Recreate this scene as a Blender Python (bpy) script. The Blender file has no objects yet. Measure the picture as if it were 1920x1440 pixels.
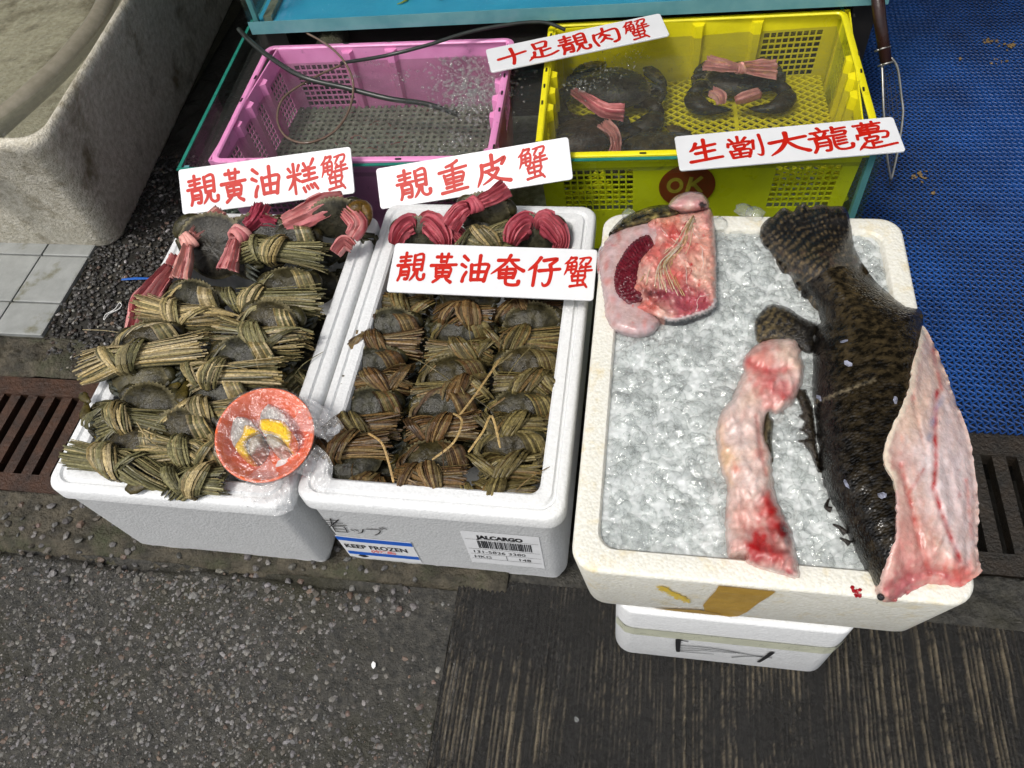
import bpy, math, random
import numpy as np
from mathutils import Vector, Matrix, noise
from mathutils.geometry import delaunay_2d_cdt
rnd = random.Random(7)
C = bpy.context.scene.collection
sc = bpy.context.scene
# ------------------------------------------------------------------ camera, sky, sun, exposure
CAM_H = 1.28
FPX = 1442.0
RX = Vector((0.98573286, 0.05341298, -0.15961762))     # world axes seen in the camera (x right, y down, z forward)
RY = Vector((0.13397907, -0.82301428, 0.55199376))
RZ = Vector((-0.10188395, -0.56550381, -0.81842844))
cam_d = bpy.data.cameras.new('camera'); cam = bpy.data.objects.new('camera', cam_d); C.objects.link(cam)
right = Vector((RX.x, RY.x, RZ.x)); down = Vector((RX.y, RY.y, RZ.y)); fwd = Vector((RX.z, RY.z, RZ.z))
cm = Matrix.Identity(4)
for r_ in range(3):
    cm[r_][0] = right[r_]; cm[r_][1] = -down[r_]; cm[r_][2] = -fwd[r_]
cm[0][3] = 0; cm[1][3] = 0; cm[2][3] = CAM_H
cam.matrix_world = cm
cam_d.sensor_width = 36; cam_d.lens = FPX / 1920 * 36; cam_d.clip_start = 0.02; cam_d.clip_end = 200
sc.camera = cam
world = bpy.data.worlds.new('World'); sc.world = world; world.use_nodes = True
SUN_EL, SUN_AZ = math.radians(61), math.radians(217)     # azimuth clockwise from +Y: high, from the photographer's left
wt = world.node_tree; wt.nodes.clear()
sky = wt.nodes.new('ShaderNodeTexSky'); sky.sky_type = 'NISHITA'; sky.sun_disc = False
sky.sun_elevation = SUN_EL; sky.sun_rotation = SUN_AZ; sky.air_density = 1.0; sky.dust_density = 4.0
hs = wt.nodes.new('ShaderNodeHueSaturation'); hs.inputs['Saturation'].default_value = 0.34
bg = wt.nodes.new('ShaderNodeBackground'); bg.inputs['Strength'].default_value = 0.15
wo = wt.nodes.new('ShaderNodeOutputWorld')
wt.links.new(sky.outputs[0], hs.inputs['Color']); wt.links.new(hs.outputs[0], bg.inputs[0]); wt.links.new(bg.outputs[0], wo.inputs[0])
sun_d = bpy.data.lights.new('sun', 'SUN'); sun_d.energy = 1.5; sun_d.angle = math.radians(11); sun_d.color = (1, 0.96, 0.9)
sun = bpy.data.objects.new('sun', sun_d); C.objects.link(sun)
sd = Vector((math.sin(SUN_AZ) * math.cos(SUN_EL), math.cos(SUN_AZ) * math.cos(SUN_EL), math.sin(SUN_EL)))
sun.rotation_euler = sd.to_track_quat('Z', 'Y').to_euler(); sun.location = sd * 5
sc.view_settings.view_transform = 'Standard'; sc.view_settings.look = 'None'
sc.view_settings.exposure = 0.24; sc.view_settings.gamma = 1
sc.cycles.max_bounces = 10; sc.cycles.transparent_max_bounces = 24; sc.cycles.use_denoising = True
sc.cycles.caustics_reflective = False; sc.cycles.caustics_refractive = False

# ------------------------------------------------------------------ helpers
def at(px, py, z):
    """the point of the place at height z that the photograph shows at pixel px, py"""
    d = right * (px - 960) + down * (py - 720) + fwd * FPX
    t = (z - CAM_H) / d.z
    return Vector((d.x * t, d.y * t, z))

class MB:
    def __init__(s): s.v = []; s.f = []; s.c = []
    def add(s, vs, fs, col=None):
        o = len(s.v); s.v.extend(vs); s.f.extend([tuple(i + o for i in f) for f in fs])
        c = col if col is not None else (1, 1, 1)
        if isinstance(c, list): s.c.extend(c)
        else: s.c.extend([c] * len(vs))
    def box(s, x0, x1, y0, y1, z0, z1, col=None, M=None):
        vs = [Vector((x, y, z)) for z in (z0, z1) for y in (y0, y1) for x in (x0, x1)]
        if M is not None: vs = [M @ v for v in vs]
        s.add(vs, [(0, 2, 3, 1), (4, 5, 7, 6), (0, 1, 5, 4), (2, 6, 7, 3), (0, 4, 6, 2), (1, 3, 7, 5)], col)
    def hexa(s, p, col=None):      # 8 points, bottom four then top four, each ring in order
        s.add([Vector(q) for q in p], [(3, 2, 1, 0), (4, 5, 6, 7), (0, 1, 5, 4), (1, 2, 6, 5), (2, 3, 7, 6), (3, 0, 4, 7)], col)
    def tube(s, pts, rad, n=8, col=None, flat=1.0, up=None, caps=True):
        pts = [Vector(p) for p in pts]; k = len(pts)
        if not hasattr(rad, '__len__'): rad = [rad] * k
        vs = []; u = Vector(up) if up else None
        for i, p in enumerate(pts):
            t = (pts[min(i + 1, k - 1)] - pts[max(i - 1, 0)])
            t = t.normalized() if t.length > 1e-9 else Vector((1, 0, 0))
            if u is None: u = Vector((0, 0, 1)) if abs(t.z) < .9 else Vector((1, 0, 0))
            a = t.cross(u)
            if a.length < 1e-6: a = t.orthogonal()
            a.normalize(); b = a.cross(t).normalized()
            if up is None: u = b
            for j in range(n):
                th = 2 * math.pi * j / n
                vs.append(p + a * (math.cos(th) * rad[i]) + b * (math.sin(th) * rad[i] * flat))
        fs = [(i * n + j, i * n + (j + 1) % n, (i + 1) * n + (j + 1) % n, (i + 1) * n + j) for i in range(k - 1) for j in range(n)]
        if caps: fs += [tuple(range(n - 1, -1, -1)), tuple((k - 1) * n + j for j in range(n))]
        s.add(vs, fs, col)
    def loft(s, rings, close=True, cap0=True, cap1=True, col=None):
        n = len(rings[0]); vs = [Vector(p) for r in rings for p in r]
        fs = [(i * n + j, i * n + (j + 1) % n, (i + 1) * n + (j + 1) % n, (i + 1) * n + j) for i in range(len(rings) - 1) for j in range(n if close else n - 1)]
        if cap0: fs.append(tuple(range(n - 1, -1, -1)))
        if cap1: fs.append(tuple((len(rings) - 1) * n + j for j in range(n)))
        s.add(vs, fs, col)
    def lump(s, p, r, jit=.25, col=None, sub=0, rot=None):
        base, fac = ICO[sub]
        R = rot or Matrix.Rotation(rnd.uniform(0, 6.28), 3, 'Z') @ Matrix.Rotation(rnd.uniform(-.5, .5), 3, 'X')
        vs = [Vector(p) + R @ Vector((b[0] * r[0] * rnd.uniform(1 - jit, 1 + jit), b[1] * r[1] * rnd.uniform(1 - jit, 1 + jit), b[2] * r[2] * rnd.uniform(1 - jit, 1 + jit))) for b in base]
        s.add(vs, fac, col)
    def strand(s, pts, w, t, nrm, col):
        """a flat blade of straw: four-sided, tapering a little at both ends"""
        k = len(pts); vs = []
        for i, p in enumerate(pts):
            tg = pts[min(i + 1, k - 1)] - pts[max(i - 1, 0)]
            sd_ = tg.cross(nrm[i] if isinstance(nrm, list) else nrm)
            if sd_.length < 1e-9: sd_ = tg.orthogonal()
            sd_.normalize(); n_ = sd_.cross(tg).normalized(); ww = w * (.72 if i in (0, k - 1) else 1)
            vs += [p + sd_ * ww / 2, p + n_ * t / 2, p - sd_ * ww / 2, p - n_ * t / 2]
        fs = [(i * 4 + j, i * 4 + (j + 1) % 4, i * 4 + 4 + (j + 1) % 4, i * 4 + 4 + j) for i in range(k - 1) for j in range(4)]
        fs += [(3, 2, 1, 0), tuple((k - 1) * 4 + j for j in range(4))]
        s.add(vs, fs, col)
    def build(s, name, mat, parent=None, smooth=False, local=False, angle=None):
        me = bpy.data.meshes.new(name)
        vs = s.v
        if parent is not None and not local:
            inv = full(parent).inverted(); vs = [inv @ v for v in vs]
        me.from_pydata([tuple(v) for v in vs], [], s.f)
        if smooth:
            me.polygons.foreach_set('use_smooth', [True] * len(me.polygons))
            if angle: me.set_sharp_from_angle(angle=math.radians(angle))
        a = me.color_attributes.new('Col', 'FLOAT_COLOR', 'POINT')
        cc = np.ones((len(s.c), 4), dtype=np.float32); cc[:, :3] = np.array([tuple(c)[:3] for c in s.c], dtype=np.float32)
        a.data.foreach_set('color', cc.ravel())
        o = bpy.data.objects.new(name, me); C.objects.link(o)
        if mat: me.materials.append(mat)
        if parent is not None: o.parent = parent
        return o

def full(o):
    m = o.matrix_basis.copy()
    while o.parent is not None: o = o.parent; m = o.matrix_basis @ m
    return m
def tag(o, label=None, cat=None, group=None, kind=None):
    if label: o['label'] = label
    if cat: o['category'] = cat
    if group: o['group'] = group
    if kind: o['kind'] = kind
    return o
def empty(name, loc, label=None, cat=None, group=None, mat=None):
    e = bpy.data.objects.new(name, None); C.objects.link(e); e.empty_display_size = .02
    if mat is not None: e.matrix_basis = mat
    else: e.location = loc
    return tag(e, label, cat, group)
def ico_data():
    t = (1 + 5 ** .5) / 2
    v = [Vector(q).normalized() for q in ((-1, t, 0), (1, t, 0), (-1, -t, 0), (1, -t, 0), (0, -1, t), (0, 1, t), (0, -1, -t), (0, 1, -t), (t, 0, -1), (t, 0, 1), (-t, 0, -1), (-t, 0, 1))]
    f = [(0, 11, 5), (0, 5, 1), (0, 1, 7), (0, 7, 10), (0, 10, 11), (1, 5, 9), (5, 11, 4), (11, 10, 2), (10, 7, 6), (7, 1, 8), (3, 9, 4), (3, 4, 2), (3, 2, 6), (3, 6, 8), (3, 8, 9), (4, 9, 5), (2, 4, 11), (6, 2, 10), (8, 6, 7), (9, 8, 1)]
    out = [(v, f)]
    for _ in range(2):
        v2 = list(out[-1][0]); cache = {}; f2 = []
        def mid(a, b):
            k = (min(a, b), max(a, b))
            if k not in cache: cache[k] = len(v2); v2.append(((v2[a] + v2[b]) / 2).normalized())
            return cache[k]
        for a, b, c in out[-1][1]:
            x, y, z = mid(a, b), mid(b, c), mid(c, a); f2 += [(a, x, z), (b, y, x), (c, z, y), (x, y, z)]
        out.append((v2, f2))
    return out
ICO = ico_data()
def rrect(cx, cy, hx, hy, r, z, n=6):
    p = []
    for (sx, sy, a0) in ((1, 1, 0), (-1, 1, 90), (-1, -1, 180), (1, -1, 270)):
        for i in range(n + 1):
            a = math.radians(a0 + 90 * i / n); p.append((cx + sx * (hx - r) + r * math.cos(a), cy + sy * (hy - r) + r * math.sin(a), z))
    return p
def lerp(a, b, t): return a + (b - a) * t
def mixc(a, b, t): return tuple(a[i] + (b[i] - a[i]) * t for i in range(3))
def jit(c, k=.15):
    m = rnd.uniform(1 - k, 1 + k); return (c[0] * m, c[1] * m * rnd.uniform(.97, 1.03), c[2] * m * rnd.uniform(.92, 1.08))
def crom(pts, n=6, closed=False):
    P = [Vector(p) for p in pts]; out = []; k = len(P)
    for i in range(k if closed else k - 1):
        if closed: a, b, c, d = P[i - 1], P[i], P[(i + 1) % k], P[(i + 2) % k]
        else: a, b, c, d = P[max(i - 1, 0)], P[i], P[i + 1], P[min(i + 2, k - 1)]
        for j in range(n):
            t = j / n
            out.append(.5 * ((2 * b) + (c - a) * t + (2 * a - 5 * b + 4 * c - d) * t * t + (3 * b - 3 * c + d - a) * t ** 3))
    if not closed: out.append(P[-1])
    return out
def fbm(x, y, s, seed=0, o=4): return noise.fractal(Vector((x * s + seed * 7.3, y * s - seed * 3.1, seed * 1.7)), .8, 2.1, o)

# ------------------------------------------------------------------ materials
def mk(name, col=(.5, .5, .5), col2=None, ns=40, rough=.5, rough2=None, rs=30, bump=0, bs=200, bt='noise', attr=False, spec=.5, sss=0, sssr=(.01, .004, .003),
       coat=0, metal=0, trans=0, ior=1.45, stretch=(1, 1, 1), contrast=(.35, .65), aniso=None, stain=None, bd=.004, rot=None):
    m = bpy.data.materials.new(name); m.use_nodes = True; t = m.node_tree; N = t.nodes; L = t.links
    b = N['Principled BSDF']; g = N.new('ShaderNodeNewGeometry')
    mp = N.new('ShaderNodeMapping'); mp.inputs['Scale'].default_value = stretch; L.new(g.outputs['Position'], mp.inputs[0])
    if rot is not None: mp.vector_type = 'TEXTURE'; mp.inputs['Rotation'].default_value = (0, 0, rot)
    c_out = None
    if col2 is not None:
        n = N.new('ShaderNodeTexNoise'); n.inputs['Scale'].default_value = ns; n.inputs['Detail'].default_value = 6; n.inputs['Roughness'].default_value = .6; L.new(mp.outputs[0], n.inputs['Vector'])
        r = N.new('ShaderNodeMapRange'); r.inputs[1].default_value = contrast[0]; r.inputs[2].default_value = contrast[1]; L.new(n.outputs['Fac'], r.inputs[0])
        mx = N.new('ShaderNodeMix'); mx.data_type = 'RGBA'; mx.inputs[6].default_value = (*col, 1); mx.inputs[7].default_value = (*col2, 1); L.new(r.outputs[0], mx.inputs[0]); c_out = mx.outputs[2]
    if stain:       # (colour, scale, lo, hi)
        n = N.new('ShaderNodeTexNoise'); n.inputs['Scale'].default_value = stain[1]; n.inputs['Detail'].default_value = 8; n.inputs['Roughness'].default_value = .65; L.new(g.outputs['Position'], n.inputs['Vector'])
        r = N.new('ShaderNodeMapRange'); r.inputs[1].default_value = stain[2]; r.inputs[2].default_value = stain[3]; L.new(n.outputs['Fac'], r.inputs[0])
        mx = N.new('ShaderNodeMix'); mx.data_type = 'RGBA'; mx.inputs[6].default_value = (*col, 1); mx.inputs[7].default_value = (*stain[0], 1)
        if c_out: L.new(c_out, mx.inputs[6])
        L.new(r.outputs[0], mx.inputs[0]); c_out = mx.outputs[2]
    if attr:
        a = N.new('ShaderNodeAttribute'); a.attribute_name = 'Col'
        if c_out:
            mx = N.new('ShaderNodeMix'); mx.data_type = 'RGBA'; mx.blend_type = 'MULTIPLY'; mx.inputs[0].default_value = 1; L.new(a.outputs['Color'], mx.inputs[6]); L.new(c_out, mx.inputs[7]); c_out = mx.outputs[2]
        else: c_out = a.outputs['Color']
    if c_out: L.new(c_out, b.inputs['Base Color'])
    else: b.inputs['Base Color'].default_value = (*col, 1)
    b.inputs['Roughness'].default_value = rough
    if rough2 is not None:
        n = N.new('ShaderNodeTexNoise'); n.inputs['Scale'].default_value = rs; n.inputs['Detail'].default_value = 5; L.new(mp.outputs[0], n.inputs['Vector'])
        r = N.new('ShaderNodeMapRange'); r.inputs[1].default_value = .35; r.inputs[2].default_value = .65; r.inputs[3].default_value = rough; r.inputs[4].default_value = rough2; L.new(n.outputs['Fac'], r.inputs[0]); L.new(r.outputs[0], b.inputs['Roughness'])
    b.inputs['Specular IOR Level'].default_value = spec; b.inputs['Metallic'].default_value = metal; b.inputs['IOR'].default_value = ior
    b.inputs['Transmission Weight'].default_value = trans; b.inputs['Coat Weight'].default_value = coat; b.inputs['Coat Roughness'].default_value = .12
    if sss: b.inputs['Subsurface Weight'].default_value = sss; b.inputs['Subsurface Radius'].default_value = sssr; b.inputs['Subsurface Scale'].default_value = 1
    if bump:
        if bt == 'voronoi': n = N.new('ShaderNodeTexVoronoi'); n.inputs['Scale'].default_value = bs; h = n.outputs['Distance']
        elif bt == 'wave': n = N.new('ShaderNodeTexWave'); n.inputs['Scale'].default_value = bs; n.inputs['Distortion'].default_value = 3; n.inputs['Detail'].default_value = 3; h = n.outputs['Fac']
        else: n = N.new('ShaderNodeTexNoise'); n.inputs['Scale'].default_value = bs; n.inputs['Detail'].default_value = 7; n.inputs['Roughness'].default_value = .62; h = n.outputs['Fac']
        L.new(mp.outputs[0], n.inputs['Vector'])
        bm = N.new('ShaderNodeBump'); bm.inputs['Strength'].default_value = bump; bm.inputs['Distance'].default_value = bd; bm.invert = (bt == 'voronoi'); L.new(h, bm.inputs['Height']); L.new(bm.outputs[0], b.inputs['Normal'])
        if coat: L.new(bm.outputs[0], b.inputs['Coat Normal'])
    return m
def clear(name, tint=(.9, .96, .94), rough=.03, ior=1.45, bump=0, bs=60, bd=.003, milky=0, milk=(.8, .82, .82), gain=1.0):
    """thin clear sheet (glass pane, still water, cling film): lets light straight through and mirrors by Fresnel"""
    m = bpy.data.materials.new(name); m.use_nodes = True; t = m.node_tree; N = t.nodes; L = t.links; N.remove(N['Principled BSDF'])
    out = N['Material Output']; tr = N.new('ShaderNodeBsdfTransparent'); tr.inputs[0].default_value = (*tint, 1)
    gl = N.new('ShaderNodeBsdfGlossy'); gl.inputs['Roughness'].default_value = rough; fr = N.new('ShaderNodeFresnel'); gb = N.new('ShaderNodeNewGeometry'); io = N.new('ShaderNodeMapRange'); io.inputs[3].default_value = ior; io.inputs[4].default_value = 1 / ior; L.new(gb.outputs['Backfacing'], io.inputs[0]); L.new(io.outputs[0], fr.inputs[0])
    mx = N.new('ShaderNodeMixShader'); src = tr.outputs[0]
    if milky:
        df = N.new('ShaderNodeBsdfDiffuse'); df.inputs[0].default_value = (*milk, 1); m2 = N.new('ShaderNodeMixShader'); m2.inputs[0].default_value = milky; L.new(tr.outputs[0], m2.inputs[1]); L.new(df.outputs[0], m2.inputs[2]); src = m2.outputs[0]
    fm = N.new('ShaderNodeMath'); fm.operation = 'MULTIPLY'; fm.use_clamp = True; fm.inputs[1].default_value = gain; L.new(fr.outputs[0], fm.inputs[0])
    L.new(fm.outputs[0], mx.inputs[0]); L.new(src, mx.inputs[1]); L.new(gl.outputs[0], mx.inputs[2]); L.new(mx.outputs[0], out.inputs[0])
    if bump:
        g = N.new('ShaderNodeNewGeometry'); n = N.new('ShaderNodeTexNoise'); n.inputs['Scale'].default_value = bs; n.inputs['Detail'].default_value = 4; L.new(g.outputs['Position'], n.inputs['Vector'])
        bm = N.new('ShaderNodeBump'); bm.inputs['Strength'].default_value = bump; bm.inputs['Distance'].default_value = bd; L.new(n.outputs['Fac'], bm.inputs['Height']); L.new(bm.outputs[0], gl.inputs['Normal']); L.new(bm.outputs[0], fr.inputs['Normal'])
    return m
M_ = {}
M_['ground'] = mk('wet_ground', (.020, .019, .017), (.045, .042, .036), 18, .22, .5, 12, .5, 90, spec=.25)
M_['asphalt'] = mk('asphalt', (.026, .0255, .023), (.066, .062, .052), 90, .18, .5, 25, .9, 190, spec=.3, bd=.006, stain=((.034, .032, .018), 4, .5, .7))
M_['pebble'] = mk('pebbles', (.8, .8, .8), (1.15, 1.1, 1.05), 300, .25, .5, 60, .3, 700, attr=True)
M_['kerb'] = mk('rough_concrete', (.10, .085, .058), (.032, .028, .019), 30, .45, .75, 40, 1, 110, bd=.01, stain=((.045, .05, .022), 9, .5, .68))
M_['ribbed'] = mk('ribbed_concrete', (.75, .75, .75), (1.2, 1.2, 1.2), 120, .05, .30, 14, 1, 260, attr=True, spec=.55, bd=.006)
M_['tile'] = mk('floor_tile', (.30, .31, .30), (.24, .25, .24), 25, .45, .6, 40, .15, 300, stain=((.10, .09, .03), 14, .56, .72))
M_['grout'] = mk('dirty_grout', (.03, .028, .02), (.06, .055, .035), 30, .5, .3, 20, .5, 150)
M_['rust'] = mk('rusty_iron', (.065, .028, .014), (.028, .016, .011), 22, .35, .65, 30, .8, 140, metal=.2, bd=.005)
M_['iron'] = mk('wet_iron', (.035, .026, .018), (.02, .018, .015), 30, .22, .5, 40, .9, 160, metal=.2, bd=.006)
M_['mat'] = mk('blue_plastic', (.010, .070, .28), (.005, .030, .125), 7, .35, .5, 30, .2, 300, contrast=(.3, .7))
M_['foam'] = mk('white_foam', (.76, .77, .77), (.68, .69, .69), 190, .55, .4, 60, .32, 230, 'voronoi', bd=.0016, sss=.25, sssr=(.006, .006, .006))
M_['foam_old'] = mk('stained_foam', (.76, .75, .68), (.66, .64, .55), 190, .55, .4, 60, .40, 230, 'voronoi', bd=.0018, sss=.25, sssr=(.006, .006, .005), stain=((.62, .49, .22), 26, .55, .82))
M_['paper'] = mk('label_paper', (.78, .79, .80), (.72, .73, .74), 50, .45)
M_['ink_blue'] = mk('blue_print', (.01, .10, .52), (.012, .12, .56), 200, .4)
M_['ink_black'] = mk('black_ink', (.012, .012, .014), (.02, .02, .022), 300, .5)
M_['ink_red'] = mk('red_paint', (.44, .010, .004), (.50, .014, .005), 90, .45, spec=.3)
M_['crate_letter'] = mk('faded_letters', (.42, .30, .03), (.34, .22, .03), 120, .4)
M_['crate_red'] = mk('faded_red', (.26, .035, .012), (.20, .05, .012), 120, .4)
M_['stamp'] = mk('red_stamp', (.75, .16, .16), (.8, .3, .3), 300, .5)
M_['sign'] = mk('white_sign', (.70, .71, .72), (.67, .68, .69), 30, .28, .4, 25)
M_['tape'] = mk('brown_tape', (.52, .32, .06), (.44, .26, .05), 60, .3, .4, 60, .3, 120)
M_['clear_tape'] = mk('yellowed_tape', (.56, .57, .44), (.50, .51, .40), 40, .25, .4, 50, .2, 100)
M_['glass'] = clear('tank_glass', (.90, .96, .94), .02, 1.45)
M_['glass_edge'] = mk('glass_edge', (.015, .17, .125), (.03, .22, .17), 40, .15, spec=.6)
M_['teal_edge'] = mk('teal_edge', (.16, .36, .38), (.10, .28, .31), 12, .2, spec=.6)
M_['water'] = clear('tank_water', (.80, .80, .78), .02, 1.33, .8, 26, .014, .06, (.36, .35, .33), 1.4)
M_['trough_water'] = clear('trough_water', (.86, .86, .78), .02, 1.33, .8, 26, .014, .10, (.50, .52, .45))
M_['pink'] = mk('pink_plastic', (.80, .30, .56), (.72, .25, .49), 20, .28, .45, 30, .12, 90, sss=.15, sssr=(.02, .008, .014), stain=((.10, .035, .04), 24, .6, .78))
M_['yellow'] = mk('yellow_plastic', (.84, .74, .015), (.74, .65, .012), 20, .26, .45, 30, .12, 90, sss=.15, sssr=(.02, .018, .002), stain=((.09, .08, .01), 22, .62, .78))
M_['tankfloor'] = mk('tank_floor', (.30, .33, .26), (.13, .15, .11), 70, .5, .5, 30, .8, 120, bd=.01)
M_['dark'] = mk('dark_wall', (.012, .011, .010), (.02, .018, .016), 20, .4)
M_['blue_floor'] = mk('blue_tank_liner', (.06, .38, .64), (.07, .44, .70), 12, .4)
M_['fibre'] = mk('fibreglass', (.70, .66, .56), (.47, .43, .33), 70, .45, .7, 30, .9, 150, bd=.006, stain=((.19, .155, .09), 6, .53, .66))
M_['hose'] = mk('grey_hose', (.27, .245, .19), (.21, .19, .14), 60, .3, .45, 30)
M_['rubber'] = mk('black_rubber', (.018, .022, .020), (.03, .035, .03), 60, .3)
M_['clear_tube'] = mk('tea_tube', (.13, .085, .06), (.17, .12, .09), 60, .15, spec=.6)
M_['shell'] = mk('crab_shell', (.28, .28, .24), (.95, .92, .80), 80, .16, .42, 40, .5, 260, attr=True, coat=.12, bd=.0025, spec=.22)
M_['straw'] = mk('straw', (.5, .5, .48), (1.2, 1.18, 1.1), 260, .25, .5, 70, .4, 500, attr=True, bd=.0012, spec=.35)
M_['cloth'] = mk('pink_cloth', (.85, .85, .85), (1.12, 1.12, 1.12), 90, .6, .5, 60, .35, 420, attr=True, bd=.0015, sss=.1)
M_['flesh'] = mk('fish_flesh', (.74, .67, .65), (.98, .92, .91), 90, .10, .28, 50, .4, 55, attr=True, sss=.3, sssr=(.006, .0025, .002), coat=.35, bd=.006)
M_['skin'] = mk('grouper_skin', (.22, .22, .22), (1.9, 1.7, 1.3), 120, .10, .30, 50, .55, 300, 'voronoi', attr=True, coat=.05, spec=.3, stretch=(1.7, 1, 1), rot=math.radians(28), bd=.0016, contrast=(.42, .70))
M_['fin'] = mk('grouper_fin', (.4, .4, .4), (1.3, 1.3, 1.3), 150, .10, .26, 70, .6, 300, attr=True, coat=.4, spec=.3, bd=.004)
M_['gill'] = mk('gill', (.7, .7, .7), (1.3, 1.3, 1.3), 160, .15, .3, 60, .4, 300, attr=True, coat=.5, bd=.003)
M_['ice'] = mk('crushed_ice', (.76, .79, .77), (.58, .61, .60), 60, .04, .2, 60, .3, 70, bd=.010, sss=.6, sssr=(.03, .03, .03), spec=.6)
M_['ice_chip'] = clear('ice_chip', (.965, .975, .97), .04, 1.31, .4, 130, .004, .09, (.9, .92, .91), 3.0)
M_['bowl'] = mk('orange_plastic', (.82, .13, .025), (.76, .11, .02), 20, .25, .35, 30)
M_['film'] = clear('cling_film', (.985, .98, .98), .14, 1.45, .9, 48, .014, .05, (.9, .84, .84), 2.4)
M_['film_end'] = clear('bunched_film', (.95, .95, .95), .08, 1.45, .8, 70, .008, .13, (.9, .9, .9), 1.3)
M_['roe'] = mk('crab_roe', (.84, .46, .006), (.88, .62, .02), 220, .2, .35, 90, .9, 420, coat=.4, bd=.003)
M_['foil'] = mk('shell_inside', (.28, .28, .25), (.6, .6, .56), 130, .15, .3, 90, .9, 160, coat=.6, bd=.006)
M_['wood'] = mk('dark_wood', (.030, .010, .007), (.018, .007, .006), 30, .25, .4, 20, .2, 100, stretch=(1, .1, 1))
M_['wire'] = mk('steel_wire', (.42, .41, .38), (.3, .29, .27), 80, .3, .4, 50, metal=.8)
M_['net'] = mk('dark_net', (.02, .022, .02), (.03, .03, .03), 50, .6)
M_['bubble'] = clear('bubble', (.95, .96, .95), .03, 1.33, 0, 1, 1, .06, (.8, .8, .78), 2.2)
M_['weed'] = mk('yellow_weed', (.45, .42, .08), (.3, .32, .05), 60, .4)
M_['litter'] = mk('white_scrap', (.75, .75, .73), (.65, .65, .63), 60, .5)
M_['debris'] = mk('brown_crumbs', (.24, .16, .06), (.14, .09, .04), 120, .6)
M_['blue_scrap'] = mk('blue_scrap', (.02, .12, .45), (.02, .1, .4), 60, .4)
M_['spray'] = mk('yellow_spray', (.78, .52, .03), (.74, .60, .16), 160, .6)
M_['blood'] = mk('blood', (.35, .008, .012), (.22, .005, .01), 200, .15, coat=.4)
# ------------------------------------------------------------------ the setting
def sheet(name, x0, x1, nx, y0, y1, ny, zf, mat, colf=None, kind='structure', skirt=None, parent=None, smooth=True):
    xs = np.linspace(x0, x1, nx); ys = np.linspace(y0, y1, ny); b = MB()
    vs = [Vector((x, y, zf(x, y))) for y in ys for x in xs]
    col = [colf(v) for v in vs] if colf else None
    fs = [(j * nx + i, j * nx + i + 1, (j + 1) * nx + i + 1, (j + 1) * nx + i) for j in range(ny - 1) for i in range(nx - 1)]
    b.add(vs, fs, col)
    if skirt is not None:
        edge = [i for i in range(nx)] + [j * nx + nx - 1 for j in range(1, ny)] + [(ny - 1) * nx + i for i in range(nx - 2, -1, -1)] + [j * nx for j in range(ny - 2, 0, -1)]
        o = len(b.v); b.v += [Vector((vs[e].x, vs[e].y, skirt)) for e in edge]; b.c += [b.c[e] for e in edge]; n = len(edge)
        b.f += [(edge[i], o + i, o + (i + 1) % n, edge[(i + 1) % n]) for i in range(n)]
    o = b.build(name, mat, parent, smooth=smooth)
    if kind: o['kind'] = kind
    return o
DR0, DR1 = .535, .812          # the drain channel runs across under the boxes
b = MB()
prof = [(-14, -.012), (DR0, -.012), (DR0, -.17), (DR1, -.17), (DR1, -.006), (14, -.006)]
for i in range(len(prof) - 1):
    (ya, za), (yb, zb) = prof[i], prof[i + 1]
    b.add([Vector((-14, ya, za)), Vector((14, ya, za)), Vector((14, yb, zb)), Vector((-14, yb, zb))], [(0, 1, 2, 3)])
b.build('ground', M_['ground'])['kind'] = 'structure'
def crack_y(x): return .418 + .012 * noise.noise(Vector((x * 5, 3, 0))) + .006 * noise.noise(Vector((x * 23, 1, 0)))
def asph(x, y):
    z = .004 + .0025 * fbm(x, y, 30, 2) + .0016 * fbm(x, y, 110, 3, 2)
    d = crack_y(x) - y
    if d < .03: z -= .014 * math.exp(-(d / .007) ** 2) * (1 if x < -.55 else max(0, (-.35 - x) / .2) if x < -.35 else 0)
    return z
sheet('asphalt_pavement', -1.9, -.285, 300, -.35, .425, 145, asph, M_['asphalt'])
def kerbz(x, y):
    z = .012 + .006 * fbm(x, y, 14, 5) + .003 * fbm(x, y, 70, 6, 3)
    d = y - crack_y(x)
    if d < .03: z -= .022 * max(0, 1 - d / .018) ** .7
    return max(z, -.01)
sheet('kerb', -1.9, -.2, 280, .415, DR0, 26, kerbz, M_['kerb'], skirt=-.05)
rg = random.Random(3); ridge = []; x = -.285
while x < 1.3:
    w = rg.uniform(.0048, .0095); ridge.append((x, w, rg.uniform(.5, 1.0), rg.uniform(0, 50))); x += w
rx_ = np.array([r[0] for r in ridge])
def rib(x, y):
    xx = x + .0035 * noise.noise(Vector((x * 4, y * 6, 1))) + .001 * noise.noise(Vector((x * 30, y * 25, 2)))
    i = int(np.searchsorted(rx_, xx)) - 1; i = max(0, min(i, len(ridge) - 1)); x0, w, a, sd_ = ridge[i]
    u = min(1, max(0, (xx - x0) / w)); p = math.sin(math.pi * u) ** .8
    k = a * (.75 + .5 * noise.noise(Vector((sd_, y * 9, 0))))
    return max(0, p * k)
def ribz(x, y): return .001 + .0085 * rib(x, y) + .0012 * noise.noise(Vector((x * 300, y * 120, 7))) + .003 * fbm(x, y, 5, 9, 2)
def ribc(v):
    k = rib(v.x, v.y); dirt = .5 + .5 * fbm(v.x, v.y, 6, 12, 3) + .28 * max(0, min(1, (v.x - .2) / .25)); br = noise.noise(Vector((v.x * 260, v.y * 70, 3))) + .7 * noise.noise(Vector((v.x * 500, v.y * 260, 5)))
    e = max(0, min(1, (k - .42) * 3.5)) * max(0, min(1, 1.9 * dirt - .62 + .8 * br))
    return mixc((.015, .014, .012), (.165, .135, .088), e)
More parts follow.
